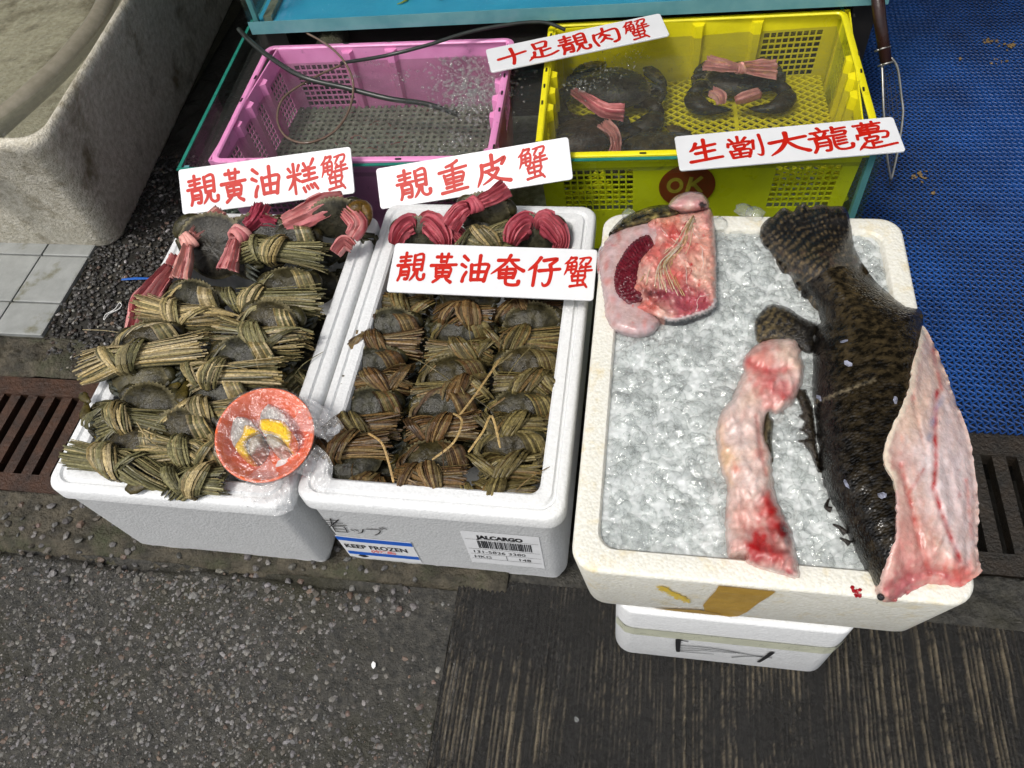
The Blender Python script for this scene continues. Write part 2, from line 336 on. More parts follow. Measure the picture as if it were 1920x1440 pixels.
sheet('ribbed_pavement', -.285, 1.05, 700, -.30, .45, 230, ribz, M_['ribbed'], ribc)
sheet('drain_edge', -.2, 1.9, 300, .45, DR0, 16, lambda x, y: .006 + .004 * fbm(x, y, 40, 15) + .003 * fbm(x, y, 120, 16, 2), M_['asphalt'], skirt=-.05)
sheet('gravel_bed', -1.345, -.5, 130, DR1, 1.9, 130, lambda x, y: .002 + .005 * fbm(x, y, 22, 20), M_['ground'], skirt=-.05)
# rough mortar left of the gravel
sheet('mortar', -2.0, -1.17, 130, DR1, .915, 22, lambda x, y: .004 + .016 * max(0, fbm(x, y, 16, 30) + .35) * max(0, min(1, (-1.18 - x) / .15)) + .003 * fbm(x, y, 90, 31, 2), M_['kerb'], skirt=-.05)
# loose stones, too many to count
PEB = [tuple(c * .58 for c in q) for q in [(.16, .15, .14), (.11, .105, .10), (.20, .19, .175), (.18, .125, .095), (.07, .068, .065), (.17, .165, .16), (.12, .12, .115), (.24, .235, .23), (.13, .115, .09), (.26, .25, .24), (.15, .14, .12)]]
b = MB()
for i in range(15000):
    x = rnd.uniform(-1.32, -.288); y = rnd.uniform(-.02, .405)
    big = rnd.random(); r = .0013 + .0040 * big ** 4
    dens = .62 + .5 * fbm(x, y, 4, 40, 3) - .75 * max(0, min(1, (x + .62) / .3)) * max(0, min(1, (y - .1) / .2))
    if rnd.random() > dens + .25: continue
    b.lump((x, y, asph(x, y) - r * .08), (r * rnd.uniform(.9, 1.5), r, r * rnd.uniform(.3, .5)), .22, jit(rnd.choice(PEB), .3))
for i in range(260):
    x = rnd.uniform(-1.35, -.35); y = rnd.uniform(.37, .52); r = rnd.uniform(.003, .0075)
    b.lump((x, y, (asph(x, y) if y < .42 else kerbz(x, y)) + r * .2), (r * 1.3, r, r * .6), .25, jit(rnd.choice(PEB), .25))
tag(b.build('asphalt_aggregate', M_['pebble']), 'pale and reddish stone chips set in the dark asphalt', 'stone chips', kind='stuff')
b = MB()
for i in range(5200):
    x = rnd.uniform(-1.345, -.86); y = rnd.uniform(.825, 1.55); r = rnd.uniform(.0022, .0055)
    c = jit(rnd.choice(PEB), .3); k = rnd.choice((.2, .3, .45, .9, .35, 2.2 if rnd.random() < .35 else .3)); c = tuple(q * k for q in c)
    b.lump((x, y, .004 + .005 * fbm(x, y, 22, 20) + r * .3), (r * 1.35, r, r * .7), .25, c)
tag(b.build('gravel', M_['pebble']), 'dark wet gravel between the floor tiles and the crab box', 'gravel', kind='stuff')
# floor tiles
tf = tag(sheet('tiled_floor', -2.6, -1.346, 2, .905, 2.4, 2, lambda x, y: .001, M_['grout']), kind='structure')
tx = [-1.349, -1.482, -1.632, -1.782, -1.932, -2.082, -2.232]; ty = [.918, 1.015, 1.166, 1.317, 1.468]
def tile(x0, x1, y0, y1):
    b = MB(); g = .0022; e = .003
    b.loft([rrect((x0 + x1) / 2, (y0 + y1) / 2, (x1 - x0) / 2 - g, (y1 - y0) / 2 - g, .003, 0, 2), rrect((x0 + x1) / 2, (y0 + y1) / 2, (x1 - x0) / 2 - g, (y1 - y0) / 2 - g, .003, .010 + rnd.uniform(0, .001), 2),
            rrect((x0 + x1) / 2, (y0 + y1) / 2, (x1 - x0) / 2 - g - e, (y1 - y0) / 2 - g - e, .003, .0115, 2)])
    b.build('tile', M_['tile'], tf)
for i in range(len(tx) - 1):
    for j in range(len(ty) - 1): tile(tx[i + 1], tx[i], ty[j], ty[j + 1])
# drain grates: rails and bars
def grate(x0, x1, pitch, off, m, label):
    g = empty('drain_grate', (x0, DR0, 0), label, 'grate', 'iron drain grates')
    for (ya, yb) in ((DR0 + .004, DR0 + .042), (DR1 - .048, DR1 - .004)):
        b = MB(); b.box(x0, x1, ya, yb, -.03, .004 + rnd.uniform(0, .001)); b.build('rail', m, g)
    x = x0 + off; sk = .004
    while x < x1 - .01:
        b = MB(); w = .0115; y0, y1 = DR0 + .042, DR1 - .048
        b.hexa([(x - w + .004, y0, -.03), (x + w - .004, y0, -.03), (x + w - .004, y1, -.03), (x - w + .004, y1, -.03), (x - w, y0, .002), (x + w, y0, .002), (x + w, y1, .002), (x - w, y1, .002)])
        b.build('bar', m, g); x += pitch
    return g
grate(-1.85, -.93, .0415, .018, M_['rust'], 'rusty brown iron drain grate beside the crab box')
grate(.50, 1.12, .0415, .016, M_['iron'], 'wet black iron drain grate at the edge of the blue mat')
# blue mat: triangular plastic lattice
def make_mat():
    x0, x1, y0, y1 = .455, 1.5, .806, 2.55; p, q = .0130, .0155; nx = int((x1 - x0) / p); ny = int((y1 - y0) / q); z1 = .010; w = .00095
    segs = []
    I, J = np.meshgrid(np.arange(nx), np.arange(ny), indexing='ij'); I = I.ravel(); J = J.ravel()
    def P(i, j):
        x = x0 + i * p + .0010 * np.sin(j * 2.1 + i) ; y = y0 + j * q
        return np.stack([x + .02 * np.sin(y * 1.3) * 0, y], 1)
    segs.append((P(I, J), P(I, J + 1))); segs.append((P(I, J), P(I + 1, J + .5))); segs.append((P(I + 1, J + .5), P(I, J + 1)))
    A = np.concatenate([s[0] for s in segs]); B = np.concatenate([s[1] for s in segs])
    T = B - A; T /= np.linalg.norm(T, axis=1)[:, None]; S = np.stack([-T[:, 1], T[:, 0]], 1) * w; n = len(A)
    def zz(P_): return .0022 * np.sin(P_[:, 0] * 9) * np.sin(P_[:, 1] * 5)
    V = np.zeros((n, 8, 3), dtype=np.float32)
    for k, (E, sg) in enumerate(((A, 1), (A, -1), (B, -1), (B, 1))):
        V[:, k, :2] = E + S * sg; V[:, k, 2] = z1 + zz(E) + (np.arange(n) % 7) * 1e-5
        V[:, k + 4, :2] = E + S * sg; V[:, k + 4, 2] = .0065
    F = np.array([[0, 1, 2, 3], [0, 3, 7, 4], [2, 1, 5, 6]]); F = (np.arange(n)[:, None, None] * 8 + F[None]).reshape(-1, 4)
    me = bpy.data.meshes.new('blue_mat'); me.vertices.add(n * 8); me.vertices.foreach_set('co', V.ravel())
    me.loops.add(len(F) * 4); me.polygons.add(len(F)); me.loops.foreach_set('vertex_index', F.ravel().astype(np.int32)); me.polygons.foreach_set('loop_start', np.arange(0, len(F) * 4, 4, dtype=np.int32)); me.update(); me.validate()
    me.materials.append(M_['mat']); o = bpy.data.objects.new('blue_mat', me); C.objects.link(o)
    tag(o, 'blue plastic lattice mat on the floor beside the tank', 'mat')
make_mat()
b = MB()
for (px, py, n, sx, sy) in ((1722, 330, 16, .012, .016), (1890, 85, 20, .022, .010), (1855, 78, 14, .016, .006), (1875, 115, 8, .02, .01), (1750, 360, 4, .006, .006), (1800, 112, 4, .004, .004)):
    c = at(px, py, .013)
    for k in range(n):
        r = rnd.uniform(.0015, .004); b.lump((c.x + rnd.gauss(0, sx * .6), c.y + rnd.gauss(0, sy * .8), .012 + r * .4), (r * 1.3, r, r * .7), .3)
tag(b.build('food_crumbs', M_['debris']), 'brown crumbs scattered over the blue mat', 'crumbs', kind='stuff')

# ------------------------------------------------------------------ trough with water, top left
def trough():
    t = empty('fibreglass_trough', (-1.7, 1.7, 0), 'stained grey fibreglass trough full of water', 'trough')
    # rim corner near the camera and the run of its right side, slightly skewed to the axes
    ang = math.radians(5.0); W, Lg = 1.3, 1.7; zt = .38
    def P(u, v, z):      # u along the front edge to the left, v back along the side
        return (-1.215 - u * math.cos(ang) - v * math.sin(ang), 1.135 - u * .0 + v * math.cos(ang), z)
    def ring(inset, z, r=.05, n=7):
        pts = []
        for (u, v, a0) in ((r + inset, r + inset, 0), (W - r - inset, r + inset, 90), (W - r - inset, Lg - r - inset, 180), (r + inset, Lg - r - inset, 270)):
            for i in range(n + 1):
                a = math.radians(a0 + 90 * i / n); pts.append(P(u - r * math.cos(a), v - r * math.sin(a), z) if a0 == 0 else P(u - r * math.cos(a), v - r * math.sin(a), z))
        return pts
    secs = [(.075, 0.0), (.070, .012), (.055, .12), (.03, .26), (.006, .345), (0, .362), (.004, .376), (.010, .380), (.017, .377), (.022, .370), (.026, .35), (.036, .28), (.05, .24)]
    b = MB(); b.loft([ring(i, z) for i, z in secs], cap0=True, cap1=True)
    b.build('basin', M_['fibre'], t, smooth=True)
    b = MB(); rg = ring(.0232, .366); b.add([Vector(p) for p in rg], [tuple(range(len(rg) - 1, -1, -1))])
    o = b.build('trough_water', M_['trough_water']); o['kind'] = 'structure'
    h = crom([at(225, -60, .362), at(190, 30, .362), at(142, 95, .360), at(95, 145, .358), at(35, 200, .354), at(-60, 280, .34), at(-160, 340, .31)], 8)
    b = MB(); b.tube(h, .024, 14); tag(b.build('hose', M_['hose'], smooth=True), 'thick beige-grey hose lying in the trough water', 'hose')
trough()

# ------------------------------------------------------------------ lower glass tank, crates, blue tank
TA = math.radians(2.6)
TM = Matrix.Translation((-.945, 1.128, 0)) @ Matrix.Rotation(TA, 4, 'Z')       # tank frame: x along the front, y back
TW, TD, TH = 1.362, .545, .315
def tank():
    t = empty('glass_tank', (0, 0, 0), 'low glass tank with green edges holding two plastic crates', 'glass tank', mat=TM.copy())
    g = .008
    def pane(x0, x1, y0, y1, z0, z1, cap=True):
        b = MB(); b.box(x0, x1, y0, y1, z0, z1); p = b.build('pane', M_['glass'], t, local=True)
        if cap:
            e = MB(); e.box(x0 + .0004, x1 - .0004, y0 + .0004, y1 - .0004, z1 + .0003, z1 + .0022); e.build('edge', M_['glass_edge'], p, local=True)
    pane(0, TW, 0, g, .02, TH); pane(0, g, g + .0005, TD, .02, TH); pane(TW - g, TW, g + .0005, TD, .02, TH)
    b = MB(); b.box(0, TW, TD + .001, TD + .012, .02, TH); b.build('back_panel', M_['dark'], t, local=True)
    b = MB(); b.box(0, TW, 0, TD, .006, .0195); b.build('bottom', M_['tankfloor'], t, local=True)
    for xx in (TW - .035, TW - .008 - .001):
        pass
    b = MB(); b.box(TW - .020, TW - .0085, .0086, .020, .0197, TH - .003); b.build('silicone_seam', M_['teal_edge'], t, local=True)
    b = MB(); b.box(.0085, .020, .0086, .020, .0197, TH - .003); b.build('silicone_seam', M_['teal_edge'], t, local=True)
    b = MB(); nx, ny = 60, 30
    vs = [TM @ Vector((.0085 + (TW - .017) * i / nx, .0085 + (TD - .01) * j / ny, .283 + .0012 * fbm(i * .1, j * .1, 3, 44))) for j in range(ny + 1) for i in range(nx + 1)]
    b.add(vs, [(j * (nx + 1) + i, j * (nx + 1) + i + 1, (j + 1) * (nx + 1) + i + 1, (j + 1) * (nx + 1) + i) for j in range(ny) for i in range(nx)])
    b.build('tank_water', M_['water'], smooth=True)['kind'] = 'structure'
tank()
def crate(name, label, m, q, zt, depth, wins, floor, taper=.016, fm=None, H=.262):
    fdepth = depth; depth = H
    """q: rim corners front-left, front-right, back-right, back-left as (x, y). wins: per wall [front, right, back, left] list of (s0, s1, columns)."""
    c = empty(name, ((q[0][0] + q[2][0]) / 2, (q[0][1] + q[2][1]) / 2, zt - depth), label, 'crate')
    Q = [Vector((p[0], p[1], 0)) for p in q]; ctr = sum(Q, Vector()) / 4
    top = [p + (ctr - p).normalized() * .012 for p in Q]; bot = [p + (ctr - p).normalized() * (.012 + taper) for p in Q]
    for k in range(4):
        a, b_ = top[k], top[(k + 1) % 4]; a2, b2 = bot[k], bot[(k + 1) % 4]; nrm = Vector((b_.y - a.y, a.x - b_.x, 0)).normalized()
        Ln = (b_ - a).length
        def P(s, t, o):
            p = lerp(lerp(a, b_, s), lerp(a2, b2, s), t); return Vector((p.x, p.y, zt - depth * t)) + nrm * o
        def pan(mb, s0, s1, t0, t1, o0=-.003, o1=0):
            mb.hexa([P(s0, t1, o0), P(s1, t1, o0), P(s1, t1, o1), P(s0, t1, o1), P(s0, t0, o0), P(s1, t0, o0), P(s1, t0, o1), P(s0, t0, o1)])
        w = MB(); T0, T1 = .155, .56; s = 0
        for (s0, s1, nc) in wins[k]:
            if s0 > s + 1e-4: pan(w, s, s0, 0, 1)
            pan(w, s0, s1, 0, T0); pan(w, s0, s1, T1, 1); s = s1
        if s < 1: pan(w, s, 1, 0, 1)
        wall = w.build('wall', m, c)
        for (s0, s1, nc) in wins[k]:
            l = MB(); bw = .0016 / Ln; nr = max(3, int((T1 - T0) * depth / .0125))
            for i in range(1, nc): ss = lerp(s0, s1, i / nc); pan(l, ss - bw, ss + bw, T0, T1, -.0026, -.0004)
            for i in range(1, nr): tt = lerp(T0, T1, i / nr); pan(l, s0, s1, tt - .0016 / depth, tt + .0016 / depth, -.0030, -.0008)
            l.build('lattice', m, wall)
        # stiffening ribs and dark blocks standing for rim slot shade between the windows
        edges = sorted([e for (s0, s1, nc) in wins[k] for e in (s0 - .03, s1 + .03)] + [.5])
        last = -1
        for e in edges:
            if e < .05 or e > .95 or e - last < .09: continue
            last = e; l = MB(); hw = .011 / Ln
            l.hexa([P(e - hw * .5, .97, -.010), P(e + hw * .5, .97, -.010), P(e + hw, .97, -.0026), P(e - hw, .97, -.0026), P(e - hw * .7, .03, -.016), P(e + hw * .7, .03, -.016), P(e + hw * 1.3, .03, -.0026), P(e - hw * 1.3, .03, -.0026)])
            l.build('rib', m, c)
            l = MB(); l.box(-.006, .006, -.0018, .0018, 0, .0012, M=Matrix.Translation(P(e, 0, .0055) + Vector((0, 0, .0032))) @ Matrix.Rotation(math.atan2(nrm.y, nrm.x) + math.pi / 2, 4, 'Z')); l.build('rim_slot_dark', M_['dark'], c)
    # rim flange with rounded corners
    ex = (Q[1] - Q[0]); ang = math.atan2(ex.y, ex.x); hx = (((Q[1] - Q[0]).length + (Q[2] - Q[3]).length) / 4); hy = (((Q[3] - Q[0]).length + (Q[2] - Q[1]).length) / 4)
    R = Matrix.Translation(ctr) @ Matrix.Rotation(ang, 4, 'Z')
    secs = [(-.0125, zt - .001), (-.0125, zt + .0005), (-.010, zt + .003), (-.002, zt + .003), (.001, zt + .001), (.001, zt - .016), (-.001, zt - .016), (-.0012, zt - .002), (-.0125, zt - .001)]
    b = MB(); b.loft([[R @ Vector(p) for p in rrect(0, 0, hx + o, hy + o, .022 + o, z, 5)] for o, z in secs], cap0=False, cap1=False); b.build('rim', m, c, smooth=True, angle=40)
    fl = MB(); zb = zt - fdepth; hx2, hy2 = hx - .012 - taper * .8, hy - .012 - taper * .7
    def bar(p, d, ln, w_=.0022):
        n_ = Vector((-d.y, d.x, 0)) * w_; e = p + d * ln; zz = zb + rnd.uniform(0, .0008)
        fl.hexa([R @ Vector((v.x, v.y, z)) for z in (zz - .003, zz + .002) for v in (p - n_, e - n_, e + n_, p + n_)])
    if floor == 'diamond':
        for sg in (1, -1):
            d = Vector((.8, .6 * sg, 0)); k = -2 * hx2 - 2 * hy2
            while k < 2 * hx2 + 2 * hy2:
                # line x = k + .8 t, y = -/+ hy2 + .6 sg t, clipped to the floor
                t0, t1 = 0, 2 * hy2 / .6
                ta, tb = (-hx2 - k) / .8, (hx2 - k) / .8; t0 = max(t0, ta); t1 = min(t1, tb)
                if t1 > t0 + .005: bar(Vector((k + .8 * t0, -hy2 * sg + .6 * sg * t0, 0)), d, t1 - t0, .0018)
                k += .026
        for xx in (-hx2 * .33, hx2 * .33): bar(Vector((xx, -hy2, 0)), Vector((0, 1, 0)), 2 * hy2, .004)
        bar(Vector((-hx2, 0, 0)), Vector((1, 0, 0)), 2 * hx2, .004)
    else:
        x = -hx2
        while x <= hx2: bar(Vector((x, -hy2, 0)), Vector((0, 1, 0)), 2 * hy2, .0042); x += .0165
        y = -hy2
        while y <= hy2: bar(Vector((-hx2, y, 0)), Vector((1, 0, 0)), 2 * hx2, .0042); y += .0165
    fl.build('floor_lattice', fm or m, c)
    return c, P
ZC = .318
crate('pink_crate', 'pink plastic crate standing in the bubbling tank water', M_['pink'], [(-.895, 1.150), (-.292, 1.165), (-.312, 1.575), (-.872, 1.552)], ZC, .150,
      [[(.06, .28, 9), (.72, .94, 9)], [(.1, .33, 7), (.68, .92, 7)], [(.72, .95, 9), (.08, .2, 5)][:1], [(.06, .26, 6), (.36, .64, 9), (.74, .94, 6)]], 'grid', fm=M_['tankfloor'])
yc, _ = crate('yellow_crate', 'yellow plastic crate with dark crabs in the tank', M_['yellow'], [(-.218, 1.172), (.398, 1.200), (.415, 1.665), (-.232, 1.612)], ZC, .140,
      [[(.07, .30, 10), (.75, .95, 9)], [(.12, .34, 7), (.66, .90, 8)], [(.07, .27, 9)], [(.1, .34, 7), (.66, .9, 8)]], 'diamond')
# round red mark on the crate front, read through the glass
b = MB(); cx, cz = .1, .22
def onfront(u, v):           # u along the crate front in metres from its left end, v up from the floor; slightly proud of the wall
    fl_ = Vector((-.2085, 1.1815, 0)); fr_ = Vector((.388, 1.2085, 0)); d = (fr_ - fl_).normalized(); nn = Vector((d.y, -d.x, 0)); tt = (v + .097) / .262
    return fl_ + d * u + nn * (.0012 + .0036 - .0115 * (1 - tt) * .62) + Vector((0, 0, ZC - .165 + v))
def disc_ring(mb, u0, v0, r0, r1, n=40, sy=1, a0=0, a1=360, ex=0):
    vs = []; fs = []
    for i in range(n + 1):
        a = math.radians(lerp(a0, a1, i / n))
        for r in (r0, r1): vs.append(onfront(u0 + r * math.cos(a), v0 + r * sy * math.sin(a)) - Vector((0, ex, 0)))
    mb.add(vs, [(2 * i, 2 * i + 2, 2 * i + 3, 2 * i + 1) for i in range(n)])
disc_ring(b, .285, .082, .001, .054); b.build('round_logo', M_['crate_red'], yc); b = MB(); disc_ring(b, .262, .085, .009, .016, 24, 1.25, ex=.0006)
for (u0, v0, u1, v1) in ((.286, .066, .292, .106), (.292, .084, .312, .106), (.296, .09, .314, .066)):
    p, q_ = onfront(u0, v0) - Vector((0, .0008, 0)), onfront(u1, v1) - Vector((0, .0008, 0)); d = (q_ - p); s_ = Vector((d.z, 0, -d.x)).normalized() * .004; b.add([p - s_, q_ - s_, q_ + s_, p + s_], [(0, 1, 2, 3)])
b.build('logo_lettering', M_['crate_letter'], yc)
def blue_tank():
    BM = Matrix.Translation((-.925, 1.580, .335)) @ Matrix.Rotation(TA, 4, 'Z'); Wb, Db, Hb = 1.40, .75, .45
    t = empty('blue_aquarium', (0, 0, 0), 'glass aquarium with bright blue liner behind the crates', 'aquarium', mat=BM)
    b = MB(); b.box(0, Wb, 0, Db, 0, .012); b.build('base_plate', M_['teal_edge'], t, local=True)
    b = MB(); b.box(.010, Wb - .010, .012, Db - .01, .0125, .018); b.build('liner', M_['blue_floor'], t, local=True)
    for (x0, x1, y0, y1, m) in ((0, Wb, 0, .009, 'glass'), (0, .009, .0095, Db, 'glass'), (Wb - .009, Wb, .0095, Db, 'glass'), (.0095, Wb - .0095, Db - .009, Db, 'blue_floor')):
        b = MB(); b.box(x0, x1, y0, y1, .0125, Hb); b.build('pane', M_[m], t, local=True)
    b = MB(); b.box(-.001, Wb + .001, -.0015, -.0003, .0, .030); b.build('lower_trim', M_['teal_edge'], t, local=True)
    b = MB(); b.box(.0095, .020, .0095, .020, .0185, Hb); b.build('silicone_seam', M_['teal_edge'], t, local=True)
    b = MB(); b.box(.03, .05, .02, Db - .02, .0185, .03); b.build('corner_strip', M_['hose'], t, local=True)
    b = MB()
    for k in range(26):
        c0 = BM @ Vector((rnd.choice((.30, .34, .42, .47, .5)) + rnd.gauss(0, .02), .085 + rnd.uniform(0, .05), .021))
        p = [c0]; a = rnd.uniform(0, 6.28)
        for j in range(4): a += rnd.uniform(-.7, .7); p.append(p[-1] + Vector((math.cos(a) * .012, math.sin(a) * .01, rnd.uniform(-.001, .003))))
        b.tube(p, [.002, .003, .0025, .002, .001], 5)
    tag(b.build('seaweed', M_['weed'], smooth=True), 'yellow frayed strands lying in the blue aquarium', 'seaweed')
    # stand posts under it
    for x in (.02, Wb - .06):
        b = MB(); b.box(x, x + .05, .02, .07, -.335, -.0005); b.build('stand_post', M_['dark'], t, local=True)
    b = MB(); b.box(.05, Wb - .05, .10, .12, -.335, -.001); b.build('stand_panel', M_['dark'], t, local=True)
blue_tank()
# tubes over the crates
def tubes():
    b = MB(); b.tube(crom([at(448, 55, .345), at(470, 78, .345), at(510, 110, .335), at(570, 145, .32), at(650, 165, .30), at(730, 185, .285), at(800, 195, .27), at(860, 215, .25)], 8), .0058, 10)
    tag(b.build('air_hose', M_['rubber'], smooth=True), 'black air hose dipping into the pink crate', 'hose')
    b = MB(); b.tube(crom([at(640, 118, .30), at(720, 105, .335), at(800, 85, .345), at(880, 60, .35), at(960, 45, .35), at(1020, 42, .345), at(1060, 56, .33)], 8), .0042, 8)
    tag(b.build('air_tube', M_['rubber'], smooth=True), 'thin black tube curving over the back rim of the pink crate', 'hose')
    b = MB(); b.tube(crom([at(575, 62, .33), at(615, 85, .335), at(645, 115, .33), at(662, 155, .31), at(655, 205, .295), at(625, 248, .29), at(575, 268, .29), at(535, 255, .29), at(520, 220, .29), at(535, 180, .295), at(590, 145, .295), at(640, 122, .295)], 8), .0026, 8)
    tag(b.build('coiled_tube', M_['clear_tube'], smooth=True), 'thin brownish clear tube looped in the pink crate', 'tube')
    b = MB()
    for (px, py, n, s, r) in ((885, 165, 700, .042, .0048), (860, 115, 260, .035, .0045), (895, 190, 300, .03, .004), (900, 215, 70, .03, .004), (760, 140, 40, .02, .003), (855, 265, 50, .018, .005), (830, 285, 30, .012, .004), (790, 280, 20, .012, .003), (585, 148, 26, .008, .003), (660, 145, 20, .008, .003), (700, 110, 50, .02, .0025), (1130, 130, 90, .03, .003), (1090, 165, 40, .02, .004), (1180, 100, 50, .03, .0025)):
        c = at(px, py, .284)
        for k in range(n):
            x, y = c.x + rnd.gauss(0, s), c.y + rnd.gauss(0, s * .9); rr = r * rnd.uniform(.3, 1) ** 1.3
            b.lump((x, y, .284 + rr * .2), (rr, rr, rr * .8), .05, sub=1)
    tag(b.build('air_bubbles', M_['bubble'], smooth=True), 'clusters of air bubbles on the tank water', 'bubbles', kind='stuff')
    b = MB()
    for k in range(60):
        c = at(rnd.gauss(730, 60), rnd.gauss(262, 25), .165); p = [c]; a = rnd.uniform(0, 6.28)
        for j in range(5): a += rnd.uniform(-.8, .8); p.append(p[-1] + Vector((math.cos(a) * .012, math.sin(a) * .012, rnd.uniform(-.002, .003))))
        b.tube(p, [.0012] * 6, 4, col=jit((.25, .09, .08), .3))
    tag(b.build('weed_threads', M_['straw']), 'fine reddish threads on the pink crate floor', 'weed', kind='stuff')
tubes()
# landing net
def net():
    n = empty('landing_net', at(1672, 335, .05), 'hand net with dark wooden handle and steel wire hoop', 'net')
    b = MB(); b.tube([at(1640, -60, .42), at(1650, 40, .33), at(1662, 118, .27)], [.013, .0125, .0115], 14); b.build('handle', M_['wood'], n, smooth=True)
    A = crom([at(1649, 72, .30), at(1654, 130, .26), at(1657, 210, .20), at(1663, 290, .12), at(1671, 338, .06)], 6)
    B = crom([at(1671, 108, .28), at(1683, 128, .26), at(1690, 180, .21), at(1693, 215, .18), at(1684, 280, .12), at(1671, 338, .06)], 6)
    for q in (A, B):
        b = MB(); b.tube(q, .0026, 8); b.build('hoop_wire', M_['wire'], n, smooth=True)
    for (px, py, z) in ((1655, 92, .288), (1661, 120, .267)):
        c = at(px, py, z); ax = (at(1662, 118, .27) - at(1650, 40, .33)).normalized(); a = ax.orthogonal().normalized(); d = ax.cross(a)
        b = MB(); b.tube([c + (a * math.cos(t) + d * math.sin(t)) * .0145 for t in [i * math.pi / 8 for i in range(17)]], .002, 6); b.build('band', M_['wire'], n, smooth=True)
    b = MB(); m = 13
    def S(u, v): 
        p = lerp(A[min(len(A) - 1, int(v * (len(A) - 1)))], B[min(len(B) - 1, int(v * (len(B) - 1)))], u); return p - Vector((0, 0, .03 * math.sin(math.pi * u) * (1 - v * .5)))
    for i in range(1, 6): b.tube([S(i / 6, k / m) for k in range(m + 1)], .0006, 4)
    for k in range(1, m): b.tube([S(u / 6, k / m) for u in range(7)], .0006, 4)
    b.build('netting', M_['net'], n)
net()

# unseen canopy and back wall, added outside the frame to shade the tanks
b = MB(); b.hexa([(-5, 1.15, 2.25), (5, 1.15, 2.25), (5, 4.2, 2.75), (-5, 4.2, 2.75), (-5, 1.15, 2.28), (5, 1.15, 2.28), (5, 4.2, 2.78), (-5, 4.2, 2.78)])
tag(b.build('added_awning', M_['dark']), 'dark canopy added out of view to shade the tanks', 'added_awning', kind='structure')
b = MB(); b.box(-5, 5, 3.6, 3.7, 0, 2.65); tag(b.build('added_rear_wall', M_['dark']), kind='structure')
# ------------------------------------------------------------------ foam boxes
def foam_box(name, label, x0, x1, y0, y1, z0, z1, m, group, wall=.040, taper=.014, foot=.016, gap=(.40, .56), ridge=True, floor=.03, r=.028):
    cx, cy, hx, hy = (x0 + x1) / 2, (y0 + y1) / 2, (x1 - x0) / 2, (y1 - y0) / 2
    e = empty(name, (cx, cy, z0), label, 'foam box', group)
    def R(o, z, rr=r): return rrect(cx, cy, hx - o, hy - o, max(.006, rr - o * .3), z, 7)
    s = [R(taper + .012, z0 + foot), R(taper + .003, z0 + foot + .004), R(taper, z0 + foot + .014)] + ([R(.006, z1 - .040), R(.004, z1 - .034), R(.0, z1 - .030), R(.0, z1 - .006), R(.0025, z1 - .0015), R(.006, z1)] if ridge else [R(.0015, z1 - .006), R(.002, z1 - .003), R(.004, z1 - .0006), R(.0065, z1)])
    if ridge: s += [R(.014, z1), R(.0165, z1 - .0045), R(.0195, z1 - .0045), R(.022, z1 + .001), R(wall - .004, z1 + .001), R(wall, z1 - .003)]
    else: s += [R(.02, z1 + .001), R(wall - .003, z1 + .0005), R(wall, z1 - .003)]
    s += [R(wall + .004, z1 - .05), R(wall + .010, z0 + floor + .012), R(wall + .02, z0 + floor)]
    b = MB(); b.loft(s); body = b.build('body', m, e, smooth=True, angle=38)
    g0, g1 = lerp(x0, x1, gap[0]), lerp(x0, x1, gap[1])
    for (a, c) in ((x0 + taper + .004, g0), (g1, x1 - taper - .004)):
        b = MB(); mx = (a + c) / 2; h = (c - a) / 2; hy_ = hy - taper - .006
        b.loft([rrect(mx, cy, h - .010, hy_ - .008, .012, z0 + .0005, 4), rrect(mx, cy, h - .006, hy_ - .002, .014, z0 + .006, 4), rrect(mx, cy, h, hy_, .016, z0 + foot + .010, 4)]); b.build('foot', m, e, smooth=True, angle=38)
    return e
G_ = 'white foam fish boxes'
LB = foam_box('foam_box', 'white foam box of straw-tied crabs under the orange bowl, nearest the rusty grate', -.906, -.502, .430, 1.049, 0, .28, M_['foam'], G_, gap=(.36, .50), foot=.022)
MBX = foam_box('foam_box', 'white foam box of brown-straw crabs with shipping labels on its front', -.496, -.090, .447, 1.085, 0, .28, M_['foam'], G_, gap=(.47, .63), foot=.022, taper=.009)
RB = foam_box('foam_box', 'yellow-stained foam box heaped with ice and cut fish, brown tape on front', -.068, .386, .331, .94, .224, .40, M_['foam_old'], G_, wall=.034, taper=.016, foot=.012, gap=(.46, .54), ridge=False, floor=.05, r=.032)
LBX = foam_box('foam_box', 'low foam box with black marker scrawl under the ice box', -.014, .308, .345, .86, 0, .2225, M_['foam'], G_, wall=.03, taper=.002, foot=.012, gap=(.45, .55), ridge=False, floor=.02)
# prints and labels on the box fronts: sheets lying on the sloping front faces
def front_frame(x0, x1, y0, z0, z1, taper, foot, off=.0012, plain=False):
    """a map from (u, v) in metres (u from the left end, v up) to the outer front face"""
    zb, zt = z0 + foot + .014, z1 - .040
    def P(u, v, o=0):
        t = (v - (zb - z0)) / (zt - zb); y = y0 + taper + (.006 - taper) * t
        if plain: y = y0 + taper + (.0015 - taper) * (z0 + v - zb) / (z1 - .006 - zb)
        elif z0 + v > zt: y = y0 + .006 * max(0, 1 - (z0 + v - zt) / .006)
        e = min(u, x1 - x0 - u); r = .027
        if e < r: y += r - math.sqrt(max(0, r * r - (r - max(e, 0)) ** 2))
        return Vector((x0 + u, y - off - o, z0 + v))
    return P
def quad_on(P, u0, v0, u1, v1, m, name, parent, o=0, n=4, skew=0):
    b = MB()
    for i in range(n):
        for j in range(n):
            a, c = lerp(u0, u1, i / n), lerp(u0, u1, (i + 1) / n); d, e = lerp(v0, v1, j / n), lerp(v0, v1, (j + 1) / n)
            b.add([P(a, d, o), P(c, d, o), P(c, e, o), P(a, e, o)], [(0, 1, 2, 3)])
    return b.build(name, m, parent)
